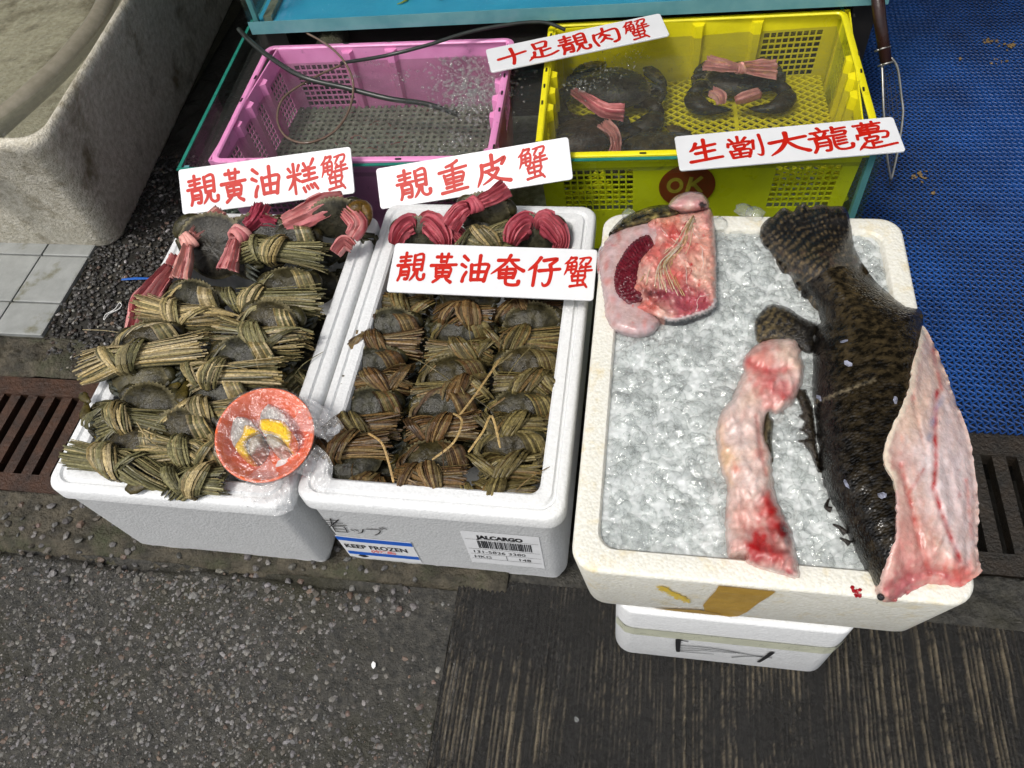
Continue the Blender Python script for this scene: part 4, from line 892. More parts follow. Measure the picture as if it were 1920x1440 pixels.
def fish():
    f = empty('grouper', at(1650, 760, .388), 'large dark grouper on ice, belly side cut open to pink flesh', 'fish')
    def cs(px, py, d):
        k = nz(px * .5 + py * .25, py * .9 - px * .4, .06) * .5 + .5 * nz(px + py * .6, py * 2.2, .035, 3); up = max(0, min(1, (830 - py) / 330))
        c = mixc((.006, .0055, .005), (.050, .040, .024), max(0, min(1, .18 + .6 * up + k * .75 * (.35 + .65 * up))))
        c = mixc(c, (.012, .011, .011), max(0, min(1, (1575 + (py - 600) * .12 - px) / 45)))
        if abs((py - 742) + .38 * (px - 1560)) < 3 and px < 1640: c = mixc(c, (.22, .2, .16), .5)
        return c
    SZ = {}
    def zs(px, py, d): return zfish(px, py) + .0012 * nz(px, py, .05)
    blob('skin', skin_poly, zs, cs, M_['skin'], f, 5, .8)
    L = [(1740, 720, 70, (.70, .56, .46), .55), (1700, 790, 50, (.68, .54, .42), .6), (1690, 960, 40, (.66, .44, .38), .5), (1790, 870, 60, (.76, .68, .67), .7), (1690, 870, 26, (.50, .22, .19), .6), (1745, 860, 55, (.70, .62, .62), .7), (1775, 930, 60, (.72, .62, .62), .75), (1760, 800, 40, (.68, .58, .55), .6), (1700, 1010, 60, (.58, .25, .21), .7), (1720, 1090, 60, (.55, .17, .16), .8), (1690, 1110, 40, (.42, .10, .12), .8), (1800, 1080, 38, (.55, .10, .08), .9)]
    sd_ = dense(seam, 8, 0, False)
    def cfl(px, py, d):
        c = mixc(PALE, (.62, .44, .35), .5 + .5 * nz(px, py, .03)); c = mixc(c, (.70, .55, .50), max(0, nz(px, py * .5, .06, 4)))
        w_ = math.sin((py * .55 + abs(px - 1745) * .9 + 14 * nz(px, py, .02, 2)) * .42); c = mixc(c, (.78, .66, .60), .45 * max(0, w_ - .55) * 2)
        c = streak_col(blotch(c, px, py, L), px, py, FS)
        c = mixc(c, (.55, .16, .13), max(0, nz(px * 1.6, py * .55, .05, 9) - .5) * 2.0)
        ds = SD_(px, py); w = 11 + 6 * nz(px, py, .12, 2)
        if py > 900: w *= .6
        if ds < w: c = mixc((.80, .72, .58) if py < 920 else (.74, .52, .47), c, max(0, (ds - w * .55) / (w * .45)))
        return c
    def zfl(px, py, d):
        ds = SD_(px, py)
        z = zfish(px, py) - .016 * (1 - math.exp(-ds / 45)) * min(1, d / 20) + (.007 * (.5 - abs(nz(px * 1.3, py * .4, .03, 5))) + .0024 * (.4 - abs(nz(px * 1.4, py * .35, .07, 6))) + .0007 * nz(px, py, .16, 7)) * min(1, d / 14) + .004 * math.exp(-(ds / 9) ** 2)
        z += streak_z(px, py, FS) * min(1, d / 15)
        if px > 1700 and py > 560: z = max(z, .404)
        return z
    blob('cut_flesh', flesh_poly, zfl, cfl, M_['flesh'], f, 4.2, 3.2, drop=.40)
    # tail fin
    tail = tr(3.6, 1380, 360, [(165, 240), (215, 180), (255, 160), (300, 115), (340, 108), (385, 132), (415, 92), (470, 78), (500, 102), (575, 82), (640, 97), (715, 95), (752, 130), (772, 200), (785, 290), (800, 370), (850, 475), (900, 570), (750, 640), (560, 700), (445, 660), (370, 575), (300, 500), (230, 400), (180, 320)])
    def ct(px, py, d):
        dx, dy = px - 1600, py - 600; r = math.hypot(dx, dy); a = math.atan2(dy, dx)
        s = .8 * math.sin(r * .5 + 7 * nz(px, py, .022)) + .5 * math.sin(a * 130 + 3 * nz(px, py, .04, 3)) + 1.5 * nz(px * 1.5, py, .12, 5)
        k = max(0, min(1, .16 + .5 * s - .3 * max(0, min(1, (470 - py) / 50)) - .2 * max(0, min(1, (px - 1520) / 60)))); c = mixc((.010, .009, .008), (.17, .12, .058), k)
        return mixc(c, (.16, .08, .05), max(0, nz(px, py, .06, 8) - .3) * (1 if py > 470 else 0))
    def zt(px, py, d):
        a = math.atan2(py - 600, px - 1600); up = max(0, min(1, (py - 405) / 105)); up = up * up * (3 - 2 * up)
        z = .398 + prof(d, 30, .012) + .0009 * math.sin(a * 130) * (1 - up) + .003 * nz(px, py, .03, 2) * (1 - up); return lerp(z + .010 * max(0, (470 - py) / 90), zfish(px, py) - .001, up)
    blob('tail_fin', tail, zt, ct, M_['fin'], f, 4, .8, drop=.392)
    fin = tr(3.6, 1380, 360, [(125, 960), (122, 890), (150, 830), (200, 770), (255, 755), (310, 765), (370, 790), (430, 830), (500, 870), (560, 890), (545, 960), (530, 1080), (470, 1090), (380, 1040), (250, 1010), (150, 1030)])
    def cfn(px, py, d):
        s = .7 * math.sin((px * .8 + py * .6) * .5 + 5 * nz(px, py, .03)) + .5 * math.sin((py - px * .35) * .95) + 1.4 * nz(px, py, .12); return mixc((.010, .009, .008), (.20, .145, .06), max(0, min(1, .25 + .42 * s)) * max(.1, min(1, (1505 - px) / 60)))
    blob('anal_fin', fin, lambda px, py, d: .390 + prof(d, 22, .016) + .0007 * math.sin((py - px * .35) * .95), cfn, M_['fin'], f, 4, .6)
    dors = tr(2.5707, 1300, 600, [(500, 330), (545, 330), (580, 420), (592, 520), (605, 640), (622, 760), (600, 740), (560, 640), (520, 600), (475, 580), (520, 570), (545, 560), (505, 530), (480, 525), (520, 515), (530, 490), (500, 465), (482, 455), (520, 450), (505, 400), (490, 370)])
    blob('spiny_fin', dors, lambda px, py, d: .390 + prof(d, 14, .014), lambda px, py, d: jit((.028, .022, .014), .4), M_['fin'], f, 4, .3, round_=False)
    for pts in ([(672, 985), (705, 1000), (735, 1030)], [(705, 1050), (735, 1065), (755, 1080)], [(655, 860), (640, 900), (665, 915)]):
        q = tr(2.5707, 1300, 600, pts); b = MB(); b.tube(crom([at(x, y, .398) for x, y in q], 4), [.001 + .0035 * i / 8 for i in range(9)], 6, col=(.02, .016, .012)); b.build('fin_spine', M_['fin'], f, smooth=True)
    b = MB(); e = at(*tr(2.5707, 1300, 600, [(903, 1335)])[0], .41); b.lump(e, (.0042, .0042, .0042), .05, (.012, .012, .014), sub=1); b.build('eye', M_['fin'], f, smooth=True)
    for (x, y) in tr(2.5707, 1300, 600, [(745, 210), (612, 378), (975, 385), (740, 790), (910, 845)]) + [(1582, 640)]:
        p = at(x, y, zfish(x, y) + .0012); b = MB(); b.lump(p, (.0065, .0038, .0006), .2, (.25, .26, .33)); b.build('loose_scale', M_['fin'], f)
fish()
def slab():
    s = empty('fish_fillet', at(1425, 860, .388), 'long pale fillet with a bloody end lying on the ice', 'fish')
    poly = tr(2.5707, 1300, 600, [(238, 195), (300, 115), (390, 86), (500, 90), (525, 170), (537, 250), (515, 340), (470, 415), (400, 458), (368, 445), (350, 490), (348, 560), (380, 640), (385, 740), (400, 840), (440, 940), (472, 1000), (490, 1080), (500, 1150), (512, 1243), (420, 1225), (300, 1190), (250, 1162), (255, 1130), (178, 1132), (160, 1060), (150, 940), (160, 800), (127, 720), (110, 600), (108, 520), (130, 440), (182, 380), (210, 310), (240, 250)])
    T = lambda x, y: tr(2.5707, 1300, 600, [(x, y)])[0]
    L = [(*T(320, 180), 40, (.66, .24, .20), .75), (*T(240, 200), 14, (.55, .1, .1), .7), (*T(340, 300), 26, (.58, .14, .13), .8), (*T(440, 330), 24, (.58, .12, .14), .7), (*T(370, 390), 24, (.62, .2, .18), .6), (*T(450, 160), 28, (.70, .56, .46), .7), (*T(180, 660), 26, (.66, .45, .24), .7), (*T(205, 710), 10, (.6, .15, .08), .7), (*T(230, 560), 34, (.76, .66, .62), .5), (*T(320, 640), 12, (.6, .2, .18), .5),
         (*T(240, 950), 34, (.66, .33, .28), .7), (*T(370, 920), 30, (.50, .04, .035), .85), (*T(420, 1000), 26, (.36, .012, .015), .95), (*T(330, 1070), 34, (.46, .02, .022), .95), (*T(430, 1030), 17, (.09, .006, .012), .95), (*T(300, 1150), 24, (.42, .02, .03), .8), (*T(400, 1140), 24, (.44, .03, .03), .8), (*T(460, 1090), 9, (.66, .4, .36), .9), (*T(470, 1180), 22, (.62, .28, .26), .7), (*T(200, 1090), 20, (.64, .36, .32), .7), (*T(450, 1215), 14, (.4, .03, .05), .7)]
    def cf(px, py, d):
        c = mixc((.70, .52, .46), (.74, .63, .58), .5 + .8 * nz(px * .6, py, .045)); c = mixc(c, (.66, .50, .38), max(0, nz(px, py, .03, 4)))
        g_ = math.sin((px * .9 + py * .5) * .30 + 3 * nz(px, py, .03, 5)); c = mixc(c, (.58, .40, .34), max(0, g_ - .5) * .7)
        return streak_col(blotch(c, px, py, L), px, py, FS2)
    def zf(px, py, d): return streak_z(px, py, FS2) * min(1, d / 12) + .390 + prof(d, 26, .026) + (.007 * (.4 - abs(nz(px * 1.2, py * .6, .04))) + .0022 * (.35 - abs(nz(px * 1.3, py * .6, .10, 3))) + .0012 * math.sin((px * .9 + py * .5) * .30 + 3 * nz(px, py, .03, 5))) * min(1, d / 10) + (.012 if py > 1040 else .012 * max(0, (py - 990) / 50))
    blob('flesh', poly, zf, cf, M_['flesh'], s, 4, 2)
    sk = tr(2.5707, 1300, 600, [(358, 415), (372, 470), (388, 485), (380, 580), (386, 680), (372, 660), (352, 600), (338, 600), (345, 500)])
    blob('skin_edge', sk, lambda px, py, d: .396 + prof(d, 10, .012), lambda px, py, d: mixc((.02, .018, .012), (.16, .13, .06), max(0, min(1, .4 + nz(px * 2, py * .4, .09)))), M_['fin'], s, 3, .3)
slab()
def head():
    h = empty('grouper_head_half', at(1240, 500, .39), 'cut grouper head showing red gills and pink flesh, on the ice', 'fish')
    T = lambda p: tr(4, 1100, 340, p)
    brown = T([(165, 400), (230, 310), (300, 258), (420, 208), (520, 180), (640, 180), (700, 260), (450, 330), (300, 360)])
    blob('cheek_skin', brown, lambda px, py, d: .405 + prof(d, 22, .020), lambda px, py, d: mixc((.035, .030, .018), (.28, .24, .10), max(0, min(1, .2 + 1.4 * nz(px, py, .07)))), M_['skin'], h, 4, .6)
    lobe = T([(88, 520), (165, 390), (265, 315), (400, 272), (480, 250), (600, 250), (700, 330), (690, 460), (560, 560), (420, 700), (420, 850), (520, 980), (565, 1050), (515, 1140), (425, 1180), (320, 1170), (205, 1130), (130, 1030), (115, 900), (98, 780), (80, 640)])
    def cl(px, py, d):
        c = mixc((.62, .46, .43), (.52, .42, .43), .5 + .9 * nz(px, py, .03)); c = mixc(c, (.55, .24, .22), min(1, 1.5 * max(0, nz(px * 1.2, py * .8, .07, 3))))
        c = mixc(c, (.42, .40, .42), max(0, 1 - d / 10) * .8); c = mixc(c, (.46, .38, .42), max(0, nz(px * .8, py * .4, .05, 6)))
        return mixc(c, (.5, .04, .04), max(0, nz(px, py, .11, 8) - .48) * 3)
    blob('gill_cover', lobe, lambda px, py, d: .388 + prof(d, 26, .030) + .002 * nz(px, py, .04), cl, M_['flesh'], h, 4.5, 1)
    gill = T([(475, 385), (420, 395), (330, 445), (258, 540), (205, 640), (190, 740), (212, 850), (285, 925), (340, 935), (430, 900), (520, 860), (430, 760), (420, 640), (470, 540), (520, 470)])
    gc = (1255, 560)
    def zg(px, py, d):
        a = math.atan2(py - gc[1], px - gc[0]); return .409 + prof(d, 14, .013) + .0010 * math.sin(a * 120)
    blob('gill', gill, zg, lambda px, py, d: mixc((.050, .004, .008), (.16, .012, .022), max(0, min(1, .45 + .25 * math.sin(math.atan2(py - gc[1], px - gc[0]) * 120) + .3 * nz(px, py, .08)))), M_['gill'], h, 3, .5)
    flesh = T([(440, 315), (500, 258), (640, 240), (780, 228), (860, 208), (930, 198), (952, 280), (970, 380), (980, 600), (982, 850), (990, 900), (962, 958), (860, 1010), (760, 1042), (660, 1062), (560, 1042), (440, 992), (336, 948), (400, 900), (330, 820), (340, 720), (362, 620), (412, 540), (495, 460), (475, 385)])
    L = [(*T([(600, 300)])[0], 30, (.70, .36, .24), .8), (*T([(640, 390)])[0], 26, (.55, .06, .06), .8), (*T([(500, 380)])[0], 18, (.55, .22, .24), .7), (*T([(520, 550)])[0], 26, (.60, .10, .09), .75), (*T([(420, 680)])[0], 18, (.62, .34, .3), .6), (*T([(780, 520)])[0], 16, (.5, .03, .03), .8), (*T([(880, 500)])[0], 40, (.68, .36, .28), .7), (*T([(850, 700)])[0], 40, (.68, .46, .36), .7), (*T([(680, 720)])[0], 24, (.62, .10, .09), .8), (*T([(930, 300)])[0], 20, (.66, .32, .3), .7),
         (*T([(560, 850)])[0], 24, (.22, .03, .05), .9), (*T([(700, 870)])[0], 34, (.30, .05, .08), .9), (*T([(850, 920)])[0], 34, (.36, .06, .09), .9), (*T([(760, 950)])[0], 34, (.42, .09, .12), .85), (*T([(470, 870)])[0], 20, (.10, .015, .025), .9), (*T([(450, 950)])[0], 24, (.66, .20, .16), .8), (*T([(380, 940)])[0], 14, (.62, .16, .14), .8), (*T([(590, 620)])[0], 14, (.1, .05, .03), .6)]
    def cfl(px, py, d):
        c = mixc((.58, .25, .20), (.68, .46, .39), .5 + .9 * nz(px, py, .04)); c = blotch(c, px, py, L); c = mixc(c, (.5, .05, .05), max(0, nz(px, py, .13, 7) - .35) * 1.8)
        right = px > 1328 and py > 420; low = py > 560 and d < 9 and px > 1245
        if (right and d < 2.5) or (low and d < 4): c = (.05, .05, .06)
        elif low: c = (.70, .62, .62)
        return c
    zh = lambda px, py, d: .400 + prof(d, 15, .022) + (.011 * (.35 - abs(nz(px, py, .05))) + .007 * (.35 - abs(nz(px, py, .11, 3))) + .002 * nz(px, py, .25, 4) - .010 * math.exp(-(((px - 1290) / 34) ** 2 + ((py - 562) / 16) ** 2))) * min(1, d / 12)
    blob('flesh', flesh, zh, cfl, M_['flesh'], h, 3.2, 1.6); veins(h, zh, flesh, 12, 8, [(.45, .04, .05), (.55, .12, .10), (.74, .60, .54), (.35, .04, .06)], .0005)
    jaw = T([(612, 185), (640, 135), (690, 98), (780, 75), (870, 92), (915, 150), (905, 205), (800, 225), (700, 228), (640, 215)])
    blob('jaw', jaw, lambda px, py, d: .412 + prof(d, 18, .026) + .002 * nz(px, py, .1), lambda px, py, d: (.03, .02, .02) if math.hypot(px - 1317, py - 386) < 7 else mixc((.58, .30, .30), (.64, .46, .42), .5 + nz(px, py, .06)), M_['flesh'], h, 4, .6, drop=.40)
    b = MB()
    for k in range(30):
        o = Vector((rnd.gauss(0, 6), rnd.gauss(0, 5), 0)); pts = T([(800, 270), (745, 365), (705, 455), (640, 530), (560, 630), (480 + k * 6, 740 + k * 4)])
        q = [at(x + o.x * (.3 + i * .45), y + o.y * .5, .424 + .004 * math.sin(i + k)) for i, (x, y) in enumerate(pts)]; b.tube(crom(q, 4), .0006, 5, col=jit(rnd.choice([(.62, .48, .25), (.66, .55, .38), (.5, .36, .16), (.68, .6, .5)]), .15))
    b.build('gill_rakers', M_['flesh'], h, smooth=True)
head()
# ------------------------------------------------------------------ crabs
TAN = [tuple(c * 0.72 for c in q) for q in [(.52, .40, .19), (.58, .46, .24), (.44, .33, .14), (.36, .29, .13), (.27, .235, .11), (.20, .18, .085), (.23, .21, .105), (.62, .50, .29)]]
OLV = [tuple(c * 0.74 for c in q) for q in [(.24, .22, .105), (.19, .175, .08), (.30, .27, .13), (.36, .30, .15), (.16, .15, .07)]]
BRN = [tuple(c * 0.56 for c in q) for q in [(.26, .15, .055), (.20, .105, .04), (.32, .20, .08), (.15, .08, .032), (.11, .062, .028), (.36, .25, .11), (.22, .16, .07)]]
GRN = [tuple(c * 0.56 for c in q) for q in [(.30, .24, .09), (.24, .19, .075), (.36, .29, .12), (.18, .14, .055), (.27, .17, .06)]]
PNK = [(.56, .21, .20), (.50, .16, .16), (.62, .27, .25), (.44, .12, .13)]
RSE = [(.46, .085, .11), (.40, .065, .09), (.52, .12, .14), (.33, .05, .07)]
PCH = [(.70, .33, .28), (.64, .27, .24), (.74, .38, .32), (.55, .22, .21)]
def carapace(w, d, h, base, teeth=9):
    """wide shield: saw-toothed front half, plain narrower rear, domed top"""
    b = MB(); n = 132; k = 9; vs = []; cs = []
    for i in range(k + 1):
        rho = i / k
        for j in range(n):
            a = 2 * math.pi * j / n; ca, sa = math.cos(a), math.sin(a)
            r = 1.0
            if sa >= 0: ex, ey = w / 2, d * .52
            else: ex, ey = w / 2 * (1 - .22 * (-sa) ** 1.3), d * .46
            x, y = ex * ca, ey * sa
            if sa > .02 and rho > .9:
                ph = (a / math.pi) * (teeth * 2 + 3); f = ph - math.floor(ph); s = (1 - abs(2 * f - 1)) ** 1.3; x += ca * .0048 * s * (rho - .9) * 10; y += sa * .0048 * s * (rho - .9) * 10
            z = h * (1 - rho ** 2.2) ** .75 + .0022 * noise.noise(Vector((x * rho * 70, y * rho * 70, w * 99))) * (1 - rho) + .0010 * noise.noise(Vector((x * rho * 160, y * rho * 160, 3)))
            X_, Y_ = x * rho, y * rho; z -= .0018 * math.exp(-((abs(X_) - .011) / .004) ** 2 - ((Y_ - .002) / .010) ** 2)
            vs.append(Vector((x * rho, y * rho, z)))
            g = .5 + .5 * noise.noise(Vector((x * rho * 55, y * rho * 55, w * 31))); cs.append(mixc(tuple(c * .7 for c in base), tuple(min(.3, c * 1.7 + .010) for c in base), max(0, min(1, g))) if rho < .95 else mixc(base, (.34, .30, .19), .7 if sa > .02 else .2))
    fs = [(i * n + j, (i + 1) * n + j, (i + 1) * n + (j + 1) % n, i * n + (j + 1) % n) for i in range(1, k) for j in range(n)] + [(0, n + j, n + (j + 1) % n) for j in range(n)]
    o = len(vs); vs += [Vector((vs[k * n + j].x * .93, vs[k * n + j].y * .93, -.006)) for j in range(n)]; cs += [base] * n
    fs += [(k * n + j, o + j, o + (j + 1) % n, k * n + (j + 1) % n) for j in range(n)]
    o2 = len(vs); vs += [Vector((v.x * .75, v.y * .75, -.017)) for v in vs[o:o + n]]; cs += [(.18, .16, .10)] * n
    fs += [(o + j, o2 + j, o2 + (j + 1) % n, o + (j + 1) % n) for j in range(n)] + [tuple(range(o2 + n - 1, o2 - 1, -1))]
    # drop the unused inner ring duplicates by keeping one centre vertex
    b.add(vs, fs, cs); return b
def claw(b, sx, base, sc=1.0):
    P_ = lambda x, y, z: Vector((sx * x * sc, y * sc, z * sc)); c = [base]
    b.tube([P_(.040, .010, -.006), P_(.056, .018, -.004), P_(.064, .032, -.002)], [.006 * sc, .0095 * sc, .009 * sc], 10, col=jit(base, .1))
    b.tube(crom([P_(.064, .032, -.002), P_(.063, .046, 0), P_(.052, .060, .002), P_(.036, .066, .002), P_(.022, .066, .001), P_(.012, .063, 0)], 3), [r * sc for r in (.006, .010, .0128, .0138, .014, .0135, .0125, .011, .009, .007, .0058, .0046, .0036, .0026, .0016, .0006)], 12, col=jit(base, .12), flat=.85)
    b.tube(crom([P_(.050, .052, -.006), P_(.034, .054, -.008), P_(.016, .056, -.005)], 4), [r * sc for r in (.006, .0065, .006, .0055, .005, .004, .003, .002, .0008)], 9, col=mixc(base, (.20, .10, .03), .4))
def leg(b, sx, k, base, sc=1.0, paddle=False):
    y0 = .012 - k * .012; P_ = lambda x, y, z: Vector((sx * x * sc, y * sc, z * sc)); c = jit(base, .2)
    a, m, e, t = P_(.034, y0, -.010), P_(.066, y0 - .006 - k * .003, -.006), P_(.070 - k * .006, y0 - .026, -.004), P_(.036 - k * .004, y0 - .040, -.006)
    b.tube([a, a.lerp(m, .5), m], [.005 * sc, .0066 * sc, .0046 * sc], 8, col=c, flat=.7); b.tube([m, m.lerp(e, .5), e], [.0046 * sc, .0054 * sc, .0040 * sc], 8, col=jit(c, .1), flat=.75)
    if paddle: b.tube([e, e.lerp(t, .35), e.lerp(t, .75), t], [.004 * sc, .0085 * sc, .009 * sc, .002 * sc], 10, col=(.13, .10, .025), flat=.35)
    else: b.tube([e, e.lerp(t, .5), t], [.0040 * sc, .0034 * sc, .0006 * sc], 7, col=mixc(c, (.10, .12, .13), .5))
SHELL = [(.036, .031, .014), (.030, .028, .016), (.042, .034, .013), (.040, .031, .011), (.033, .032, .020), (.028, .026, .015)]
def frame_from(p0, p1, tilt, lift=0):
    ex = (p1 - p0).normalized(); ez = Vector((0, 0, 1)); ey = ez.cross(ex).normalized(); ez = ex.cross(ey)
    y2 = ey * math.cos(tilt) + ez * math.sin(tilt); z2 = ez * math.cos(tilt) - ey * math.sin(tilt)
    m = Matrix((ex, y2, z2)).transposed().to_4x4(); m.translation = (p0 + p1) / 2 + Vector((0, 0, lift)); return m
def straw_parts(e, L, r, pal, knot_pal, seed, knot=0.0, rope=True, cw=.1, band=True, fray=.5, ext=1.0):
    q = random.Random(seed); V = Vector
    rad = .0185 * r; cy, cz = -.010, .019
    def w_(): return q.uniform(.0024, .0048)
    def col(p):
        c = q.choice(p); m = q.uniform(.45, 1.3); return (c[0] * m, c[1] * m, c[2] * m)
    b = MB(); bend = q.uniform(.004, .014); sgn = q.choice((1, 1, 1, -1)); fan = q.uniform(.35, .9); tw = q.uniform(.9, 2.0) * q.choice((1, -1))
    # lengthwise bundle: folded over at one end, pinched under the knot, fanning at the cut end
    for i in range(int(64 * r)):
        a = q.uniform(-.8, math.pi + .8); rr = math.sqrt(q.uniform(.3, 1)); x0 = -L / 2 * q.uniform(.80, 1.0); x1 = L / 2 * q.uniform(.80, 1.04); pts = []; ph = q.uniform(-.002, .002); sk = q.uniform(-.3, .3); sp = q.uniform(-1, 1)
        for j in range(9):
            x = lerp(x0, x1, j / 8); u = (x - knot * L) / (L / 2); f = (.80 + fan * .55 * max(0, u) ** 1.3) if u > 0 else (.80 + .45 * math.sin(min(1, -u) * math.pi * .75)); aa = a + sk * u + tw * min(0, u + .1)
            dz = -.005 * u * u - (bend * max(0, -u - .35) * 2 if u < 0 else 0)
            pts.append(V((sgn * x, cy + math.cos(aa) * rad * rr * f * 1.12 + ph + .006 * sp * max(0, u) ** 2 * fan, cz + math.sin(aa) * rad * rr * f * .90 + dz)))
        nn = V((0, math.cos(a), math.sin(a) + .3)).normalized(); b.strand(pts, w_(), .0015, nn, col(pal))
    b.build('straw_bundle', M_['straw'], e, local=True)['kind'] = 'stuff'
    # knot wrapped slantwise round the middle, then a second slanting wrap beside it
    b = MB(); knot *= sgn; n1 = q.choice((9, 10, 12)); s1 = q.uniform(.5, 1.5) * q.choice((1, 1, -1))
    for (xc, n, slant, pl, r2, pit) in ((knot * L, n1, s1, knot_pal, 1.0, .0038), (knot * L - sgn * .034 * r, q.choice((5, 7)), -1.3 * s1, pal, .84, .0034)):
        for i in range(n):
            o = (i - n / 2) * pit * r * q.uniform(.9, 1.1); sl = slant * .012 * r * q.uniform(.7, 1.3); pts = []; R = rad * (.98 + .24 * math.sin(math.pi * (i + .5) / n)) * r2 + q.uniform(0, .003); nn = []
            for j in range(10):
                th = lerp(-.9, math.pi + .8, j / 9); pts.append(V((xc + o * (1 - .5 * math.cos(th) ** 2) + sl * math.cos(th), cy + math.cos(th) * R * 1.10, cz + math.sin(th) * R * 1.02))); nn.append(V((0, math.cos(th), math.sin(th))))
            b.strand(pts, w_() * 1.15, .0017, nn, col(pl))
    b.build('straw_knot', M_['straw'], e, local=True)['kind'] = 'stuff'
    if rope:
        b = MB(); h = cw / 2 * q.uniform(.9, 1.02); yt = .047 + q.uniform(-.004, .006); ns_ = q.choice((3, 4, 5, 7))
        path = crom([V((-L * .36, -.008, .010)), V((-h * 1.12, .016, .012)), V((-h * .85, .036, .010)), V((-h * .3, yt, .011)), V((h * .3, yt, .011)), V((h * .8, .038, .011)), V((h * 1.12, .016, .013)), V((L * .36, -.008, .010))], 5); k = len(path)
        full_ = q.random() < .28
        for i in range(ns_):
            pts = []
            for j, p in enumerate(path):
                if not full_ and 13 + i % 3 < j < 21: continue
                t = (path[min(j + 1, k - 1)] - path[max(j - 1, 0)]).normalized(); s = t.cross(V((0, 0, 1))).normalized(); th = i * .9 + j * .42; pts.append(p + s * math.cos(th) * .0038 + V((0, 0, 1)) * math.sin(th) * .0034)
            if not full_:
                b.strand(pts[:14], w_(), .0012, V((0, 0, 1)), col(pal)); pts = pts[-14:]
            b.strand(pts, w_() * 1.05, .0012, V((0, 0, 1)), col(pal))
        if band:
            for i in range(10):
                f = i / 9; a = V((h * .10 + f * .026, yt + .004 - f * .004, .010)); c = V((h * .66 + f * .026, .006 + f * .010, .010)); m = a.lerp(c, .5) + V((.004, .003, .016))
                b.strand(crom([a, m, c], 4), w_() * 1.15, .0012, V((.3, .2, 1)), col(knot_pal if i % 3 else pal))
        b.build('straw_rope', M_['straw'], e, local=True)['kind'] = 'stuff'
    if q.random() < .45 * ext:
        b = MB()
        for i in range(2):
            x = q.uniform(-.3, .3) * L; a = V((x, cy, cz + .018)); d = V((q.uniform(-.05, .05), q.uniform(-.03, .05), q.uniform(0, .02))); b.strand(crom([a, a + d * .6 + V((0, 0, .012)), a + d * 1.3], 4), .0016, .0009, V((0, .2, 1)), col(pal))
        b.build('loose_straw', M_['straw'], e, local=True)['kind'] = 'stuff'
def crab(label, group, ends, z, pal, knot_pal, seed, tilt=18, cw=.100, cd=.070, shell=None, knot=-.05, rope=True, straw=True, legs=(0, 1, 2), claws=(1, -1), r=1.13, flip=False, cy=.022, cx=.0, paddle=False, band=True):
    q = random.Random(seed); j_ = q.uniform(-7, 7); o_ = q.uniform(-4, 4); p0, p1 = at(ends[0][0], ends[0][1] + j_ + o_, z), at(ends[1][0], ends[1][1] - j_ + o_, z); L = (p1 - p0).length * q.uniform(.90, 1.0)
    m = frame_from(p0, p1, math.radians(tilt + q.uniform(-6, 6))); e = empty('mud_crab', m.translation, label, 'crab', group, mat=m)
    base = shell or SHELL[seed % len(SHELL)]
    tilt_ = 0; O = Matrix.Translation((cx, cy + .002, .001)) @ Matrix.Rotation(.22, 4, 'X') @ Matrix.Rotation(q.uniform(-.12, .12), 4, 'Z') @ (Matrix.Rotation(math.pi, 4, 'Y') if flip else Matrix.Identity(4))
    b = carapace(cw, cd, .0125, base); b.v = [O @ v for v in b.v]; b.build('carapace', M_['shell'], e, smooth=True, local=True, angle=50)
    for sx in claws:
        b = MB(); claw(b, sx, jit((.050, .044, .020), .25), cw / .104 * .84); b.v = [Matrix.Translation((cx, cy - .022, -.004)) @ v for v in b.v]; b.build('claw', M_['shell'], e, smooth=True, local=True, angle=60)
    lz_ = q.choice((.002, .010, .014))
    for sx in (1, -1):
        for k in legs:
            b = MB(); leg(b, sx, k, (.050, .048, .026), cw / .104, paddle=(k == legs[-1] and (paddle or q.random() < .3))); b.v = [Matrix.Translation((cx, cy - .046, lz_)) @ v for v in b.v]; b.build('leg', M_['shell'], e, smooth=True, local=True)
    if straw: straw_parts(e, L, r, pal, knot_pal, seed * 13 + 5, knot, rope, cw, band)
    return e
def cloth(e, pts, pal, seed, pleats=7, amp=.005, name='cloth_tie'):
    """crumpled strip of cloth along (px, py, z, width) stations, lengthwise pleats"""
    q = random.Random(seed); b = MB(); P_ = [at(p[0], p[1], p[2]) for p in pts]; W = [p[3] * 1.3 for p in pts]
    path = crom(P_, 7); k = len(path); n = pleats * 3 + 1; pj = [q.uniform(-1, 1) for _ in range(n)]; pc = [q.choice(pal) for _ in range(n)]; vs = []; cs = []
    for i, p in enumerate(path):
        f = i / (k - 1) * (len(W) - 1); a = min(int(f), len(W) - 2); w = lerp(W[a], W[a + 1], f - a)
        t = (path[min(i + 1, k - 1)] - path[max(i - 1, 0)]).normalized(); up = Vector((0, -.45, .9)); s = t.cross(up).normalized(); u = s.cross(t).normalized()
        for j in range(n):
            g = j / (n - 1) - .5; lift = amp * (math.sin(j * 2.1 + pj[j] * 2) * .8 + pj[j] * .5 + .8 * noise.noise(Vector((j * .9, i * .22, seed))))
            arch = (1 - (2 * g) ** 2) * w * .26
            vs.append(p + s * (g * w * (1 + .12 * pj[(j + i // 5) % n])) + u * (lift + arch)); c = pc[j]; m = .92 + .2 * noise.noise(Vector((j * .5, i * .15, seed + 3))); cs.append((c[0] * m, c[1] * m, c[2] * m))
    b.add(vs, [(i * n + j, i * n + j + 1, (i + 1) * n + j + 1, (i + 1) * n + j) for i in range(k - 1) for j in range(n - 1)], cs)
    o = b.build(name, M_['cloth'], e, smooth=True, angle=80)
    md = o.modifiers.new('thickness', 'SOLIDIFY'); md.thickness = .0007
    return o
